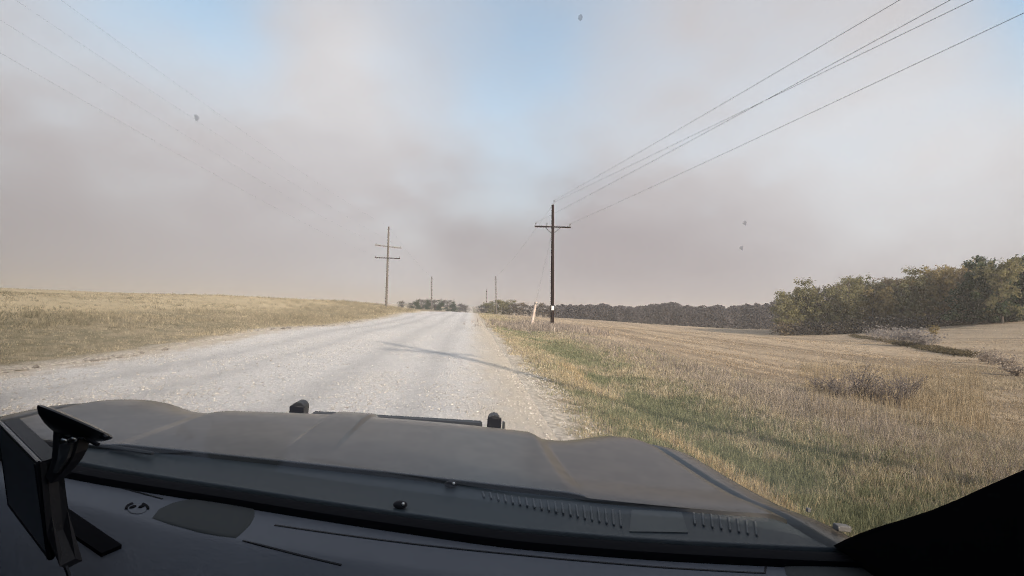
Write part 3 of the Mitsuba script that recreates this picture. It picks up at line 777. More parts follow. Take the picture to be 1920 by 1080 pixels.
K3, b3, t3, e3 = pole_at(930.5, 929.5, 518, 160, 'distant thin pole right of the road end, taller of the two', 'grey_wood_mat', rad=0.22, pin=False, braces=False, arms=((0.86, 1.2, math.radians(85), 'grey_wood_mat', 0),))
K4, b4, t4, e4 = pole_at(912, 912, 542, 260, 'farthest pole right of the road end, shortest in view', 'grey_wood_mat', rad=0.27, pin=False, braces=False, arms=((0.88, 1.2, math.radians(85), 'grey_wood_mat', 0),))
KN, bN, tN, eN = pole_at(0, 0, 0, 0, 'wooden pole beside the car, outside the frame on the right', base_xy=(12.6, -1.8), top_z=11.0, arms=((0.87, 1.7, math.radians(-15), 'wood_mat', 0),), pin=False)

# leaning stub that anchors the guy wires
sb, stp = at(995, 608, 46), at(1005, 566, 46.6)
sb[2] = float(height(sb[0], sb[1])) - 0.2
key = thing('leaning_post', 'short pale post leaning right beside the dark pole', 'post')
obj('shaft', tube([sb, stp], [0.15, 0.13], 10), 'pale_post_mat', key, smooth=50)
scene['pale_post_mat'] = {'type': 'diffuse', 'reflectance': P(lambda p, n, uv: mikit.mix((0.42, 0.33, 0.29), (0.62, 0.55, 0.50), mikit.fbm(p.x * 8, p.y * 8, p.z * 3, 3)))}
obj('cap_band', tube([sb + (stp - sb) * 0.9, sb + (stp - sb) * 0.955], 0.145, 10), 'insulator_mat', key, smooth=50)


def wire(name, p, q, sag, label, r=0.012, group=None, n=40):
    p, q = np.asarray(p, float), np.asarray(q, float)
    t = np.linspace(0, 1, n)[:, None]
    pts = p + (q - p) * t; pts[:, 2] -= (4 * sag * t * (1 - t))[:, 0]
    key = obj(name, tube(pts, r, 5, caps=False), 'wire_mat', smooth=True) if name not in scene else obj(numbered(name), tube(pts, r, 5, caps=False), 'wire_mat', smooth=True)
    labels[key] = {'label': label, 'category': 'power line'}
    if group:
        labels[key]['group'] = group


def ext(x0, y0, x1, y1, X, Y):
    """3-D point at depth Y on the straight line that runs through two pixels, X metres to the right."""
    lo, hi = x1, 20000.0
    for _ in range(60):
        m = (lo + hi) / 2
        if at(m, y0 + (y1 - y0) / (x1 - x0) * (m - x0), Y)[0] < X:
            lo = m
        else:
            hi = m
    return at(lo, y0 + (y1 - y0) / (x1 - x0) * (lo - x0), Y)


GW = 'power lines on the right'
wire('power_line', eM['top'], ext(1086, 357, 1690, 0, 11.6, 2), 0.12, 'uppermost of the four lines at the upper right', 0.0075, GW)
wire('power_line', tM + np.array([0.12, 0, 0.25]), ext(1172, 316, 1826, 0, 12.6, 2), 0.0, 'second line, crossing the third near the top frame edge', 0.0075, GW)
wire('power_line', arm_ends[0], ext(1117, 369, 1792, 0, 12.2, 2), 0.1, 'third line, crossing the second near the top frame edge', 0.0075, GW)
wire('power_line', arm_ends[2], ext(1168, 374, 1920, 20, 13.2, 2), 0.1, 'lowest of the four lines, leaving at the right frame edge', 0.0075, GW)
wire('guy_wire', bM + (tM - bM) * 0.80, sb + (stp - sb) * 0.95, 0.0, 'thin guy wire from the dark pole down to the leaning post', 0.007)
GL = 'faint power lines on the left'
for p, (x0, y0, x1, y1), lab in [(t1, (340, 178, 112, 0), 'uppermost faint line at the upper left'), (e1[(1, 0.94)], (335, 215, 60, 22), 'second faint line at the upper left'),
                                 (e1[(1, -0.94)], (120, 120, 0, 38), 'third faint line at the upper left'), (e1[(0, -0.94)], (75, 150, 0, 100), 'lowest faint line at the upper left')]:
    q = at(x1 - (x0 - x1) * 0.15, y1 - (y0 - y1) * 0.15, 14.0)
    wire('power_line', p, q, 0.5, lab, 0.0024, GL)
GF = 'far power lines beyond the poles'
for a_, b_, lab in ((t1, t2, 'line between the two poles left of the road'), (tM, t3, 'line from the dark pole to the distant pole on the right'), (t3, t4, 'line between the two farthest poles on the right')):
    wire('power_line', a_, b_, 0.9, lab, 0.009, GF)

# ------------------------------------------------------------------ the car we sit in (local frame: camera at the origin, y ahead)
yaw, vr = math.radians(4.8), math.radians(2.5)
Rv = np.array([[math.cos(yaw), -math.sin(yaw), 0], [math.sin(yaw), math.cos(yaw), 0], [0, 0, 1]]) @ \
    np.array([[math.cos(vr), 0, math.sin(vr)], [0, 1, 0], [-math.sin(vr), 0, math.cos(vr)]])


def world(m):
    return trimesh.Trimesh(np.asarray(m.vertices) @ Rv.T + EYE, m.faces, process=False)


def part(name, mesh, bsdf, parent, smooth=40):
    return obj(name, world(mesh), bsdf, parent, smooth=smooth)


def lray(px, py):
    return ray(px, py) @ Rv


CAR = thing('car', 'dark grey car with a push bumper, seen from inside over its dashboard and hood', 'car')
XC = -0.27
BX = [-1.02, -0.93, -0.776, -0.415, -0.10, 0.139, 0.424, 0.692, 0.74]
BY = [1.15, 1.110, 1.051, 0.958, 0.882, 0.836, 0.815, 0.810, 0.812]
base_y = PchipInterpolator(BX, BY)


_rear = PchipInterpolator([-1.5, -0.836, -0.248, 0.284, 0.60, 0.75, 1.0], [1.32, 1.185, 1.075, 0.985, 0.955, 0.965, 1.0])
rear = lambda x: _rear(np.clip(x, -1.5, 1.0))


def hood_z(x, y):
    d = x - XC; ad = np.abs(d)
    z = -0.377 - 0.040 * (y - 1.0)
    fade = sm(0.0, 0.22, y - rear(x))
    z = z - (0.005 + np.where(d < 0, 0.004, 0.014) * fade) * sm(0.50, 0.56, ad) - 0.012 * ad ** 2
    z = z + 0.002 * sm(0.62, 0.88, ad) - 0.013 * d * sm(0.0, 0.4, y - rear(x))
    z = z - 0.018 * sm(0.9, 1.0, ad) ** 2
    ch = sm(-0.165, -0.150, d) * (1 - sm(-0.05, -0.035, d)) * sm(1.15, 1.55, y)
    z = z + 0.013 * ch
    yf = 1.66 - 0.18 * d ** 2 + 0.24 * sm(0.58, 0.92, ad)
    z = z - 0.55 * np.maximum(0, y - yf + 0.12) ** 2 - 1.2 * np.maximum(0, y - yf - 0.10) ** 2
    return z


hx = XC + np.unique(np.round(np.r_[np.linspace(-0.972, 0.972, 110), np.linspace(-0.19, -0.01, 60), np.linspace(0.49, 0.58, 24), np.linspace(-0.58, -0.49, 24), np.linspace(0.88, 0.972, 20), np.linspace(-0.972, -0.88, 20)], 4))
hy = np.linspace(0, 1, 70)
HX = np.repeat(hx[:, None], len(hy), 1)
HY = rear(hx)[:, None] + (1.98 - 0.10 * (hx - XC)[:, None] ** 2 - rear(hx)[:, None]) * hy[None]
HP = np.stack([HX, HY, hood_z(HX, HY)], -1)
part('hood', slab(HP, (0, 0, -0.012)), 'paint_mat', CAR, 50)


def fender_z(x, y, sgn):
    d = np.abs(x - XC) - 0.995
    return hood_z(np.full_like(x, XC + sgn * 0.98), y) + 0.001 - 0.9 * np.maximum(d, 0) ** 1.7 - 0.9 * np.maximum(0, d - 0.1) ** 1.2


for sgn in (-1, 1):
    fx = XC + sgn * np.r_[np.linspace(0.998, 1.14, 14), [1.155, 1.16]]
    fy = np.linspace(0.80 if sgn > 0 else 0.95, 2.0, 60)
    FX, FY = np.meshgrid(fx, fy, indexing='ij')
    FZ = fender_z(FX, FY, sgn)
    FZ[-2] -= 0.12; FZ[-1] = -1.0
    part('fender', slab(np.stack([FX, FY, FZ], -1), (-sgn * 0.015, 0, -0.012)), 'paint_mat', CAR, 40)

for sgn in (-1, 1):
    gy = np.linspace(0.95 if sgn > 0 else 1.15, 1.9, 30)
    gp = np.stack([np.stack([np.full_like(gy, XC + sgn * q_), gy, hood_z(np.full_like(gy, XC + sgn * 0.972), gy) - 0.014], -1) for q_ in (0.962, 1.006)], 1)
    part('gap_shade_strip', slab(gp, (0, 0, -0.02)), 'trim_mat', CAR, False)  # near-black strip under the hood gap: its shade put in as colour

# front end below the hood
fr = np.linspace(XC - 0.98, XC + 0.98, 30)
fz = np.linspace(0, 1, 8)
FRX, FRZ = np.meshgrid(fr, fz, indexing='ij')
fy0 = 1.985 - 0.10 * (FRX - XC) ** 2
zt = hood_z(FRX, fy0) - 0.02
part('grille', slab(np.stack([FRX, fy0 - 0.01 + 0.05 * FRZ, zt + (-1.25 - zt) * FRZ], -1), (0, -0.03, 0)), 'black_mat', CAR)

# push bumper: two upright rubber buffers, a crossbar and frame legs
pbk = CAR + '__push_bumper'
Lb, Rb = np.array([-0.683, 2.06, 0]), np.array([0.136, 2.06, 0])
for q, c, zt_ in ((0, Lb, -0.457), (1, Rb, -0.462)):
    pl = manifold3d.Manifold.hull(manifold3d.Manifold.batch_hull([manifold3d.Manifold.cylinder(0.06, 0.027, 0.027, 28).rotate([90, 0, 0]).translate([c[0], c[1] + 0.03, zt_ - 0.027]),
                                                                  manifold3d.Manifold.cylinder(0.06, 0.027, 0.027, 28).rotate([90, 0, 0]).translate([c[0], c[1] + 0.03, -1.05])]))
    mm = pl.to_mesh()
    k = part('rubber_buffer', trimesh.Trimesh(mm.vert_properties[:, :3], mm.tri_verts, process=False), 'rubber_mat', pbk, 30)
    part('end_cap', obox(c + np.array([0, -0.034, -0.75]), (0.03, 0.006, 0.28), chamfer=0.004), 'black_mat', pbk)
zb = -0.528
part('crossbar', obox((Lb + Rb) / 2 + np.array([0, 0.0, zb]), ((Rb - Lb)[0] / 2 - 0.05, 0.028, 0.028), chamfer=0.008), 'rubber_mat', pbk)
part('crossbar', obox((Lb + Rb) / 2 + np.array([0, 0.0, zb - 0.4]), ((Rb - Lb)[0] / 2 - 0.05, 0.028, 0.028), chamfer=0.008), 'rubber_mat', pbk)
part('reflector', obox(Rb + np.array([0.041, -0.031, -0.505]), (0.006, 0.003, 0.022), chamfer=0.002), 'steel_mat', pbk)

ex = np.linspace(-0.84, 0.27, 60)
part('hood_edge_glint', tube(np.stack([ex, rear(ex) + 0.003, hood_z(ex, rear(ex)) + 0.0012], -1), 0.0022, 6), 'hinge_mat', CAR, True)  # pale tube standing in for the sky's reflection along the hood's rear edge

# cowl below the windscreen with its louvre slots
cx = np.linspace(-1.12, 0.80, 90); cv = np.linspace(0, 1, 10)
CX = np.repeat(cx[:, None], 10, 1)
c0, c1 = base_y(np.clip(cx, -1.02, 0.74)) - 0.01, rear(cx) + 0.03
CY = c0[:, None] + (c1 - c0)[:, None] * cv[None]
def cowl_z(x, y):
    v = np.clip((y - np.interp(x, cx, c0)) / np.maximum(np.interp(x, cx, rear(cx)) - np.interp(x, cx, c0), 0.02), 0, 1.3)
    top = np.interp(x, cx, hood_z(cx, rear(cx))) - 0.008
    return -0.397 + (top + 0.397) * v ** 0.8 - 0.003 * np.sin(np.minimum(v, 1) * math.pi)


cowl = part('cowl', slab(np.stack([CX, CY, cowl_z(CX, CY)], -1), (0, 0, -0.01)), 'cowl_mat', CAR, 50)


def on(zf, px, py, z0=-0.4):
    """Where the photo's pixel meets the local surface z = zf(x, y)."""
    d = lray(px, py); z = z0
    for _ in range(30):
        p = d * (z / d[2]); z = float(zf(p[0], p[1]))
    return d * (z / d[2])


slots = [(905 + 13.5 * k, 921 + 1.9 * k, 13 + 1.0 * k) for k in range(20)] + [(1300 + 16.5 * k, 958 + 2.9 * k, 27) for k in range(8)]
for px, py, hp in slots:
    a_, b_ = on(cowl_z, px, py), on(cowl_z, px + 3, py + hp)
    m_ = (a_ + b_) / 2; dd = b_ - a_; dd[2] = 0
    k = part('louver', obox(m_ + np.array([0, 0, 0.0008]), (np.linalg.norm(dd) / 2, 0.0020, 0.002), dd, (dd[1], -dd[0], 0), 0.0008), 'cowl_rib_mat', cowl, False)
scene['cowl_rib_mat'] = {'type': 'twosided', 'a': {'type': 'principled', 'base_color': {'type': 'rgb', 'value': [0.072, 0.082, 0.09]}, 'roughness': 0.5, 'specular': 0.5}}
quad = [on(cowl_z, *p) for p in ((1184, 957), (1278, 962), (1290, 1000), (1180, 998))]
qm = trimesh.convex.convex_hull(np.array([q + np.array([0, 0, o]) for q in quad for o in (-0.004, 0.0022)]))
part('access_cover', qm, 'cowl_cover_mat', cowl)
scene['cowl_cover_mat'] = {'type': 'twosided', 'a': {'type': 'principled', 'base_color': {'type': 'rgb', 'value': [0.045, 0.058, 0.062]}, 'roughness': 0.4, 'specular': 0.5}}
for px, py in ((845, 913), (750, 952)):
    c = on(cowl_z, px, py)
    m = icosphere(2, 0.009); m.apply_scale([1.5, 1, 0.8]); m.apply_translation(c + np.array([0, 0, 0.006]))
    nz = part('washer_nozzle', m, 'black_mat', cowl)
    m = icosphere(1, 0.0032); m.apply_translation(c + np.array([0.006, -0.006, 0.010])); part('jet', m, 'steel_mat', cowl)
# hood bumper stops at the right end of the cowl
c = on(cowl_z, 1578, 1000); part('hinge_cover', obox(c + np.array([0.0, 0.0, 0.012]), (0.017, 0.008, 0.006), (1, 0.1, -0.1), (0, 1, 0), 0.002), 'hinge_mat', CAR)
c = np.array([0.775, 0.995, -0.392]); part('hood_stop', obox(c, (0.004, 0.004, 0.004), chamfer=0.001), 'hinge_mat', CAR)
# parked wiper on the driver's side
w0, w1 = on(cowl_z, 62, 838), on(cowl_z, 135, 862)
part('wiper', tube([w0 + [0, 0, 0.012], (w0 + w1) / 2 + [0, 0, 0.02], w1 + [0, 0, 0.012]], 0.006, 6), 'black_mat', CAR)
w0, w1 = on(cowl_z, 205, 845), on(cowl_z, 285, 858)
part('wiper_blade', tube([w0 + [0, 0, 0.01], w1 + [0, 0, 0.01]], 0.004, 6), 'grille_mat', CAR)

# windscreen
TOPZ = 0.31
u = np.linspace(-0.99, 0.70, 60); tt = np.linspace(0, 1, 40)
WX = np.repeat(u[:, None], 40, 1); WY = np.zeros_like(WX); WZ = np.zeros_like(WX)
xt = -0.13 + (u + 0.13) * 0.90
by = base_y(u); ty = by - 0.92
WX = u[:, None] + (xt - u)[:, None] * tt; WY = by[:, None] + (ty - by)[:, None] * tt
WZ = -0.385 + (TOPZ + 0.385) * tt[None] + 0.018 * np.sin(tt * math.pi)[None] + 0 * WX
part('windscreen', grid_mesh(np.stack([WX, WY, WZ], -1)), 'glass_mat', CAR, True)
WS = CAR + '__windscreen'


def on_glass(px, py):
    d = lray(px, py); lo, hi = 0.02, 3.0
    for _ in range(60):
        m_ = (lo + hi) / 2; p = d * m_
        if p[1] < float(base_y(np.clip(p[0], -1.02, 0.74))) - 0.92 * (p[2] + 0.385) / (TOPZ + 0.385):
            lo = m_
        else:
            hi = m_
    return d * lo


for q, (px, py, rpx) in enumerate(((374, 215, 6), (1087, 27, 6), (1393, 410, 5), (1387, 457, 5))):
    c = on_glass(px, py); rr_ = rpx / FOC * np.linalg.norm(c) * 0.58
    r_ = np.random.default_rng(q)
    an = np.linspace(0, 2 * np.pi, 15)[:-1]; rad_ = rr_ * r_.uniform(0.7, 1.2, 14)
    nrm = np.array([0, 0.60, 0.80]); e1_ = np.array([1.0, 0, 0]); e2_ = np.cross(nrm, e1_)
    rim = c - nrm * 0.003 + rad_[:, None] * (np.cos(an)[:, None] * e1_ + np.sin(an)[:, None] * e2_ * 1.4)
    m = trimesh.convex.convex_hull(np.vstack([rim, [c - nrm * 0.0055]]))
    part('dirt_speck', m, 'dirt_mat', WS, True)

hs = slice(29, 40)                           # unseen roof lip added over the top of the glass to block sun
part('sun_block_header', slab(np.stack([WX, WY, WZ], -1)[:, hs] + np.array([0, 0.006, 0.008]), (0, 0.012, 0.016)), 'paint_mat', CAR, 40)

# black seal along the base of the glass
bx = np.linspace(-1.0, 0.72, 80)
yb = base_y(bx)
prof = [(-0.030, -0.014), (-0.026, -0.003), (-0.010, 0.001), (0.000, 0.000), (0.004, -0.012)]
SP = np.stack([np.stack([bx, yb + a_, np.full_like(bx, -0.392 + b_)], -1) for a_, b_ in prof], 1)
part('windscreen_seal', slab(SP, (0, 0, -0.012)), 'trim_mat', CAR, 50)
SP2 = np.stack([np.stack([bx, yb + a_, np.full_like(bx, -0.388 + b_)], -1) for a_, b_ in ((0.006, -0.001), (0.008, 0.001), (0.010, -0.001))], 1)
part('seal_lip', slab(SP2, (0, 0, -0.012)), 'cowl_rib_mat', CAR, 50)

# dashboard
ridge = PchipInterpolator([-1.05, -0.745, -0.354, -0.171, 0.05, 0.3, 0.9], [1.06, 0.945, 0.817, 0.775, 0.735, 0.69, 0.62])


def dash_z(x, y):
    x = np.asarray(x, float); y = np.asarray(y, float)
    yb_ = base_y(np.clip(x, -1.02, 0.74))
    z = -0.405 - 0.06 * (yb_ - y)
    k = 1 - sm(-0.25, 0.30, x)
    z = z - k * (0.75 * np.maximum(0, ridge(np.clip(x, -1.05, 0.9)) - y) ** 1.15)
    z = z - 1.1 * np.maximum(0, 0.60 - y) ** 1.5
    return z


dx = np.linspace(-1.05, 0.84, 140); dv = np.linspace(0, 1, 70)
DX = np.repeat(dx[:, None], 70, 1); yb_ = base_y(np.clip(dx, -1.02, 0.74)) - 0.027
DY = yb_[:, None] + (0.30 - yb_)[:, None] * dv[None]
DASH = part('dashboard', slab(np.stack([DX, DY, dash_z(DX, DY)], -1), (0, 0, -0.05)), 'dash_mat', CAR, 50)


def dash_line(name, pts, w, mat, lift=0.0012, closed=False):
    """A seam that follows the dashboard."""
    pp = np.array([on(dash_z, *p) for p in pts])
    t_ = np.linspace(0, 1, len(pp)); ti = np.linspace(0, 1, 40)
    pp = np.stack([PchipInterpolator(t_, pp[:, k])(ti) for k in range(3)], 1)
    pp[:, 2] = dash_z(pp[:, 0], pp[:, 1])
    d_ = np.gradient(pp, axis=0); d_[:, 2] = 0; d_ /= np.linalg.norm(d_, axis=1, keepdims=True)
    nn_ = np.stack([d_[:, 1], -d_[:, 0], 0 * d_[:, 0]], 1)
    Q = np.stack([pp - nn_ * w / 2, pp + nn_ * w / 2], 1); Q[..., 2] = dash_z(Q[..., 0], Q[..., 1]) + lift
    return part(name, slab(Q, (0, 0, -0.004)), mat, DASH, False)


dash_line('airbag_seam', [(515, 985), (640, 1003), (780, 1021), (930, 1037), (1100, 1053), (1280, 1067), (1434, 1075)], 0.0032, 'black_mat')
dash_line('airbag_seam', [(1434, 1075), (1437, 1055)], 0.0032, 'black_mat')
dash_line('trim_line', [(140, 892), (200, 908), (260, 924), (305, 936)], 0.0026, 'black_mat')
dash_line('trim_line', [(455, 1014), (540, 1036), (640, 1060)], 0.0022, 'black_mat')


def dash_patch(name, pts, mat, lift, dome=0.004):
    pp = np.array([on(dash_z, *p) for p in pts]); c = pp.mean(0)
    rings = [c + (pp - c) * f for f in (0.0, 0.5, 0.85, 0.97, 1.0)]
    Q = np.stack(rings, 1); Q = np.concatenate([Q, Q[:1]], 0)
    prof_ = np.array([dome, dome * 0.85, dome * 0.5, dome * 0.25, -0.002])
    Q[..., 2] = dash_z(Q[..., 0], Q[..., 1]) + lift + prof_[None]
    m = grid_mesh(Q); m.merge_vertices(); m.fix_normals()
    return part(name, m, mat, DASH, 50)


spk = [(283, 972), (296, 955), (322, 943), (350, 937), (385, 935), (425, 938), (460, 945), (478, 955), (479, 968), (470, 985), (455, 1000), (443, 1010), (410, 1006), (370, 998), (320, 985)]
gk = dash_patch('speaker_grille', spk, 'grille_mat', 0.0006, 0.0024)
labels[gk] = {'label': 'rounded olive-grey speaker grille near the centre of the dashboard'}
spr = [(1468, 1062), (1474, 1052), (1490, 1047), (1540, 1044), (1600, 1043), (1650, 1046), (1700, 1056), (1730, 1075), (1700, 1100), (1600, 1110), (1500, 1100), (1472, 1078)]
dash_patch('speaker_grille', spr, 'grille_mat', 0.0005, 0.0035)
# round light sensor with two dark arcs and two eyes
def dash_ring(name, mat, q0, q1, a0, a1, lift):
    an = np.radians(np.linspace(a0, a1, 22))
    Q = np.stack([np.array([on(dash_z, 257 + q_ * 22 * math.cos(t_), 955 - q_ * 11.5 * math.sin(t_)) for t_ in an]) for q_ in (q0, q1)], 1)
    Q[..., 2] = dash_z(Q[..., 0], Q[..., 1]) + lift
    part(name, slab(Q, (0, 0, -0.003)), mat, DASH, False)


dash_ring('sensor_disc', 'dash_mat', 0.02, 0.80, 0, 360, 0.0012)
dash_ring('sensor_arc', 'trim_mat', 0.80, 1.04, 112, 182, 0.0022)
dash_ring('sensor_arc', 'trim_mat', 0.80, 1.04, -2, 62, 0.0022)
for pxx, pyy in ((249, 952), (266, 951)):
    c = on(dash_z, pxx, pyy)
    m = icosphere(2, 0.0046); m.apply_scale([1, 1.4, 0.5]); m.apply_translation(c + np.array([0, 0, 0.0015])); part('sensor_eye', m, 'trim_mat', DASH)

# right-hand A-pillar trim with the dash-end panel, and the rest of the cabin shell
te = np.linspace(0, 1, 24)
Er = PchipInterpolator([0, 0.12, 0.22, 0.36, 0.75, 1.0], [[0.692, 0.822, -0.386], [0.664, 0.707, -0.302], [0.668, 0.618, -0.235], [0.672, 0.515, -0.144], [0.635, 0.13, 0.15], [0.605, -0.10, 0.31]])(te)
Kr = np.array([0.800, 0.650, -0.475]) + te[:, None] * (np.array([0.74, -0.24, 0.30]) - np.array([0.800, 0.650, -0.475]))
midr = (Er + Kr) / 2 + np.array([-0.012, -0.015, 0.012])
part('a_pillar', slab(np.stack([Er, midr, Kr], 1), (0.07, 0.035, -0.004)), 'trim_mat', CAR, 60)
El = Er * np.array([-1, 1, 1]) + np.array([-0.29, 0.30, 0.0]) * (1 - 0.35 * te)[:, None]
Kl = Kr * np.array([-1, 1, 1]) + np.array([-0.29, 0.22, 0.0]) * (1 - 0.35 * te)[:, None]
part('a_pillar', slab(np.stack([El, (El + Kl) / 2, Kl], 1)[:, ::-1], (-0.05, 0.03, 0.02)), 'trim_mat', CAR, 60)
rx = np.linspace(-1.06, 0.77, 20); ryy = np.linspace(-0.06, -2.6, 20)
RX, RY = np.meshgrid(rx, ryy, indexing='ij')
part('roof', slab(np.stack([RX, RY, 0.325 + 0.02 * np.cos((RX + 0.13) * 1.5) - 0.03 * (np.abs(RY + 1.2) / 1.3) ** 2], -1), (0, 0, 0.03)), 'paint_mat', CAR, 40)
for sgn, xo in ((1, 0.83), (-1, -1.12)):
    yf_ = 0.66 if sgn > 0 else 0.92
    part('door', obox((xo + sgn * 0.02, (yf_ - 1.57) / 2, -0.72), (0.035, (yf_ + 1.57) / 2, 0.36), chamfer=0.02), 'trim_mat', CAR, False)
    w_ = np.array([[[xo, -1.55, -0.40], [xo, yf_, -0.40]], [[xo - sgn * 0.10, -1.5, 0.335], [xo - sgn * 0.10, -0.10, 0.335]]])
    part('side_window', slab(w_, (sgn * 0.004, 0, 0)), 'tint_mat', CAR, False)
    part('light_leak_tube', tube([w_[0, 1], w_[1, 1]], 0.05, 8), 'trim_mat', CAR, 50)  # unseen tube added to close a light leak at the window's front edge
    part('light_leak_tube', tube([w_[0, 0], w_[0, 1]], 0.035, 8), 'trim_mat', CAR, 50)  # sill tube, added against the same light leak
    part('dash_end', obox((xo + sgn * 0.0, yf_ + 0.01, -0.64), (0.045, 0.14, 0.22), chamfer=0.01), 'trim_mat', CAR, False)
    part('light_leak_rail', obox((xo - sgn * 0.095, -1.3, 0.30), (0.035, 1.3, 0.04), chamfer=0.012), 'trim_mat', CAR, False)  # unseen box added under the roof edge to stop sun leaking in
    part('b_pillar', obox((xo - sgn * 0.05, -0.62, -0.03), (0.03, 0.09, 0.36), chamfer=0.01), 'trim_mat', CAR, False)
    part('rear_quarter', slab(np.array([[[xo, -2.6, -1.05], [xo, -1.55, -1.05]], [[xo - sgn * 0.1, -2.6, 0.30], [xo - sgn * 0.1, -1.5, 0.30]]]), (sgn * 0.03, 0, 0)), 'paint_mat', CAR, False)
part('rear_wall', obox((-0.14, -2.6, -0.38), (0.98, 0.03, 0.72), chamfer=0.01), 'paint_mat', CAR, False)
part('sun_block_partition', obox((-0.14, -1.15, -0.40), (0.95, 0.02, 0.68), chamfer=0.01), 'trim_mat', CAR, False)  # unseen panel added to hold back sun from behind
part('cabin_floor', obox((-0.14, -0.7, -1.09), (1.02, 1.9, 0.03), chamfer=0.01), 'trim_mat', CAR, False)
part('firewall', obox((-0.14, 0.62, -0.78), (1.02, 0.03, 0.32), chamfer=0.01), 'trim_mat', CAR, False)
for xs_ in (-0.62, 0.36):
    sk = part('seat', cat([obox((xs_, -0.62, -0.66), (0.25, 0.27, 0.10), chamfer=0.05), obox((xs_, -0.95, -0.32), (0.25, 0.08, 0.34), (1, 0, 0), (0, 1, 0.25), 0.05)]), 'trim_mat', CAR, 50)
    part('headrest', obox((xs_, -1.03, 0.10), (0.13, 0.05, 0.09), (1, 0, 0), (0, 1, 0.2), 0.03), 'trim_mat', CAR, 50)
for wx, wy in ((XC - 1.0, 1.45), (XC + 1.0, 1.45), (XC - 0.95, -1.9), (XC + 0.95, -1.9)):
    zg = -1.6 + 0.36
    m = trimesh.creation.revolve(np.array([(0.20, -0.12), (0.34, -0.12), (0.36, -0.09), (0.36, 0.09), (0.34, 0.12), (0.20, 0.12), (0.20, -0.12)]), sections=40)
    m.apply_transform(trimesh.transformations.rotation_matrix(math.pi / 2, [0, 1, 0])); m.apply_translation([wx, wy, zg])
    wk = part('wheel', m, 'rubber_mat', CAR, 30)
    m = tcyl(0.20, 0.16, sections=30); m.apply_transform(trimesh.transformations.rotation_matrix(math.pi / 2, [0, 1, 0])); m.apply_translation([wx, wy, zg])
    part('rim', m, 'grey_plastic_mat', wk, 30)

# tablet on its suction mount, left
TAB = thing('tablet', 'small dark tablet screen in a black frame at the far left of the dashboard', 'tablet')
d = {k: lray(*p) for k, p in {'A': (-2, 792), 'B': (72, 868), 'C': (96, 1046), 'D': (19, 945)}.items()}
tA = d['A'] / d['A'][1] * 0.84; tB = d['B'] / d['B'][1] * 0.70
zt_ = (tA[2] + tB[2]) / 2
tD = d['D'] / d['D'][1] * 0.84; tC = d['C'] / d['C'][1] * 0.70
nr = np.cross(tB - tA, tD - tA); nr /= np.linalg.norm(nr)
if nr @ tA > 0:
    nr = -nr                                # towards the camera
part('screen', slab(np.array([[tA, tB], [tD, tC]]) + nr * 0.002, -nr * 0.006), 'screen_mat', TAB, False)


def bar(p, q, r_, mat, name, parent):
    part(name, tube([p, q], r_, 8), mat, parent, 40)


fo = [(tA, tB), (tB, tC), (tC, tD), (tD, tA)]
for (p, q), th in zip(fo, (0.0028, 0.0045, 0.0035, 0.003)):
    bar(p, q, th, 'gloss_black_mat', 'frame', TAB)
part('back_shell', slab(np.array([[tA, tB], [tD, tC]]) - nr * 0.005, -nr * 0.018), 'black_mat', TAB, False)
MNT = thing('tablet_mount', 'black suction mount with a disc on the windscreen, holding the tablet', 'mount')
lp = lambda px, py, Y: (lambda q_: q_ / q_[1] * Y)(lray(px, py))
# upright plate along the tablet's right side down to the dashboard
plate = np.array([lp(75, 866, 0.695), lp(88, 870, 0.700), lp(89, 905, 0.70), lp(96, 985, 0.70), lp(126, 1066, 0.70), lp(112, 1062, 0.69), lp(88, 1005, 0.69)])
def prism(pts, off):
    pts = np.asarray(pts); c = pts.mean(0); n_ = len(pts); off = np.asarray(off)
    V = np.vstack([pts, pts + off, [c], [c + off]]); F = []
    for i in range(n_):
        j = (i + 1) % n_
        F += [[i, j, 2 * n_], [j + n_, i + n_, 2 * n_ + 1], [i, i + n_, j], [j, i + n_, j + n_]]
    m = trimesh.Trimesh(V, F, process=False); m.fix_normals(); return m
part('side_plate', prism(plate, (0.004, 0.020, 0.0)), 'black_mat', MNT, False)
cable = [lp(122, 1060, 0.70), lp(128, 1075, 0.695), lp(134, 1095, 0.69)]
part('cable', tube(cable, 0.0025, 6), 'black_mat', MNT, 40)
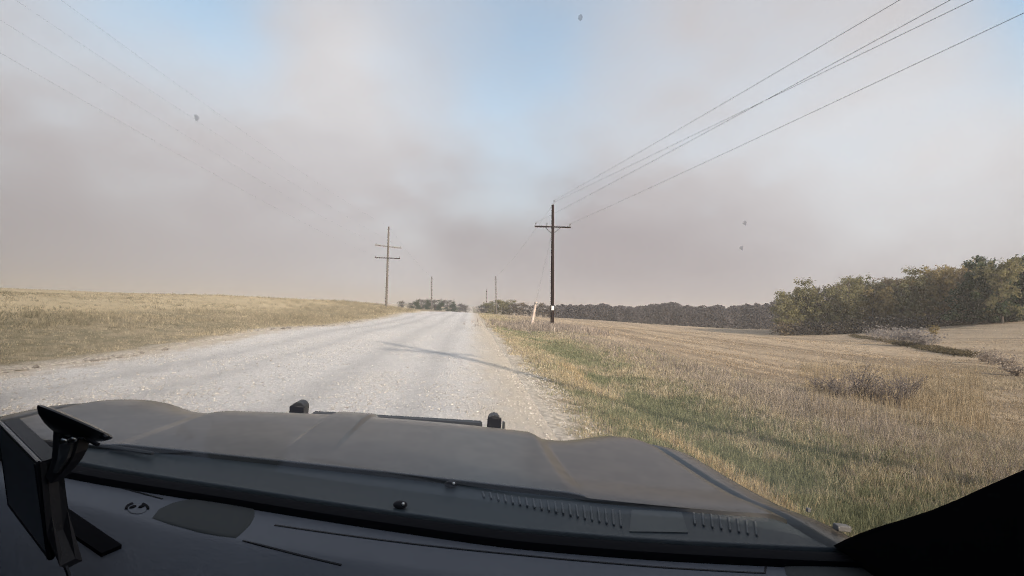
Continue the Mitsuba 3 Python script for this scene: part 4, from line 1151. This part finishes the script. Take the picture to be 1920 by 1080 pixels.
# arm up to the disc
arm = np.array([lp(100, 800, 0.715), lp(149, 822, 0.715), lp(141, 850, 0.708), lp(131, 868, 0.704), lp(117, 885, 0.70), lp(95, 907, 0.695), lp(86, 894, 0.695), lp(96, 866, 0.702), lp(99, 835, 0.708)])
part('arm', prism(arm, (0.002, 0.018, 0.0)), 'black_mat', MNT, False)
inset = np.array([lp(116, 832, 0.7115), lp(139, 830, 0.7115), lp(130, 858, 0.703), lp(110, 886, 0.698), lp(104, 884, 0.698), lp(112, 860, 0.703)])
part('clamp_plate', prism(inset - np.array([0, 0.004, 0]), (0.0, 0.006, 0.0)), 'rubber_mat', MNT, False)
for px, py in ((121, 827), (137, 824)):
    m = icosphere(2, 0.0052); m.apply_scale([1, 0.8, 1]); m.apply_translation(lp(px, py, 0.712)); part('bolt', m, 'steel_mat', MNT, True)
    bar(lp(px - 1, py + 3, 0.715), lp(px - 7 if px < 130 else px - 6, py + 26, 0.712), 0.0022, 'grey_plastic_mat', 'bolt_shank', MNT)
dc0, dc1 = lp(81, 771, 0.735), lp(199, 820, 0.725)
cen = (dc0 + dc1) / 2; e1_ = (dc1 - dc0); Rd = np.linalg.norm(e1_) / 2; e1_ /= np.linalg.norm(e1_)
vdir = cen / np.linalg.norm(cen)
upv = np.cross(e1_, vdir); upv /= np.linalg.norm(upv)
if upv[2] < 0: upv = -upv
nrm_d = upv * 0.998 + vdir * 0.03; nrm_d /= np.linalg.norm(nrm_d)
profd = np.array([(0.0001, -0.30), (0.18, -0.36), (0.34, -0.34), (0.58, -0.26), (0.84, -0.12), (0.97, 0.0), (1.0, 0.06), (0.97, 0.10), (0.6, 0.15), (0.0001, 0.17)]) * Rd
m = trimesh.creation.revolve(profd, sections=36)
e2_ = np.cross(nrm_d, e1_)
m = trimesh.Trimesh(m.vertices @ np.stack([e1_, e2_, nrm_d]) + cen, m.faces, process=False)
part('suction_disc', m, 'gloss_black_mat', MNT, 35)
bar(lp(190, 815, 0.722), lp(200, 822, 0.718), 0.0035, 'black_mat', 'pull_tab', MNT)
bar(lp(128, 815, 0.715), lp(160, 822, 0.712), 0.0022, 'steel_mat', 'lever', MNT)
bar(lp(160, 822, 0.712), lp(184, 834, 0.705), 0.0026, 'black_mat', 'lever', MNT)
# black strip on the dashboard
STR = thing('rubber_strip', 'flat black strip lying on the dashboard right of the tablet', 'strip')
sp_ = [on(dash_z, *p) for p in ((96, 952), (120, 952), (228, 1026), (190, 1042), (104, 984))]
part('strip', prism(np.array(sp_) + [0, 0, 0.004], (0, 0, -0.006)), 'trim_mat', STR, False)
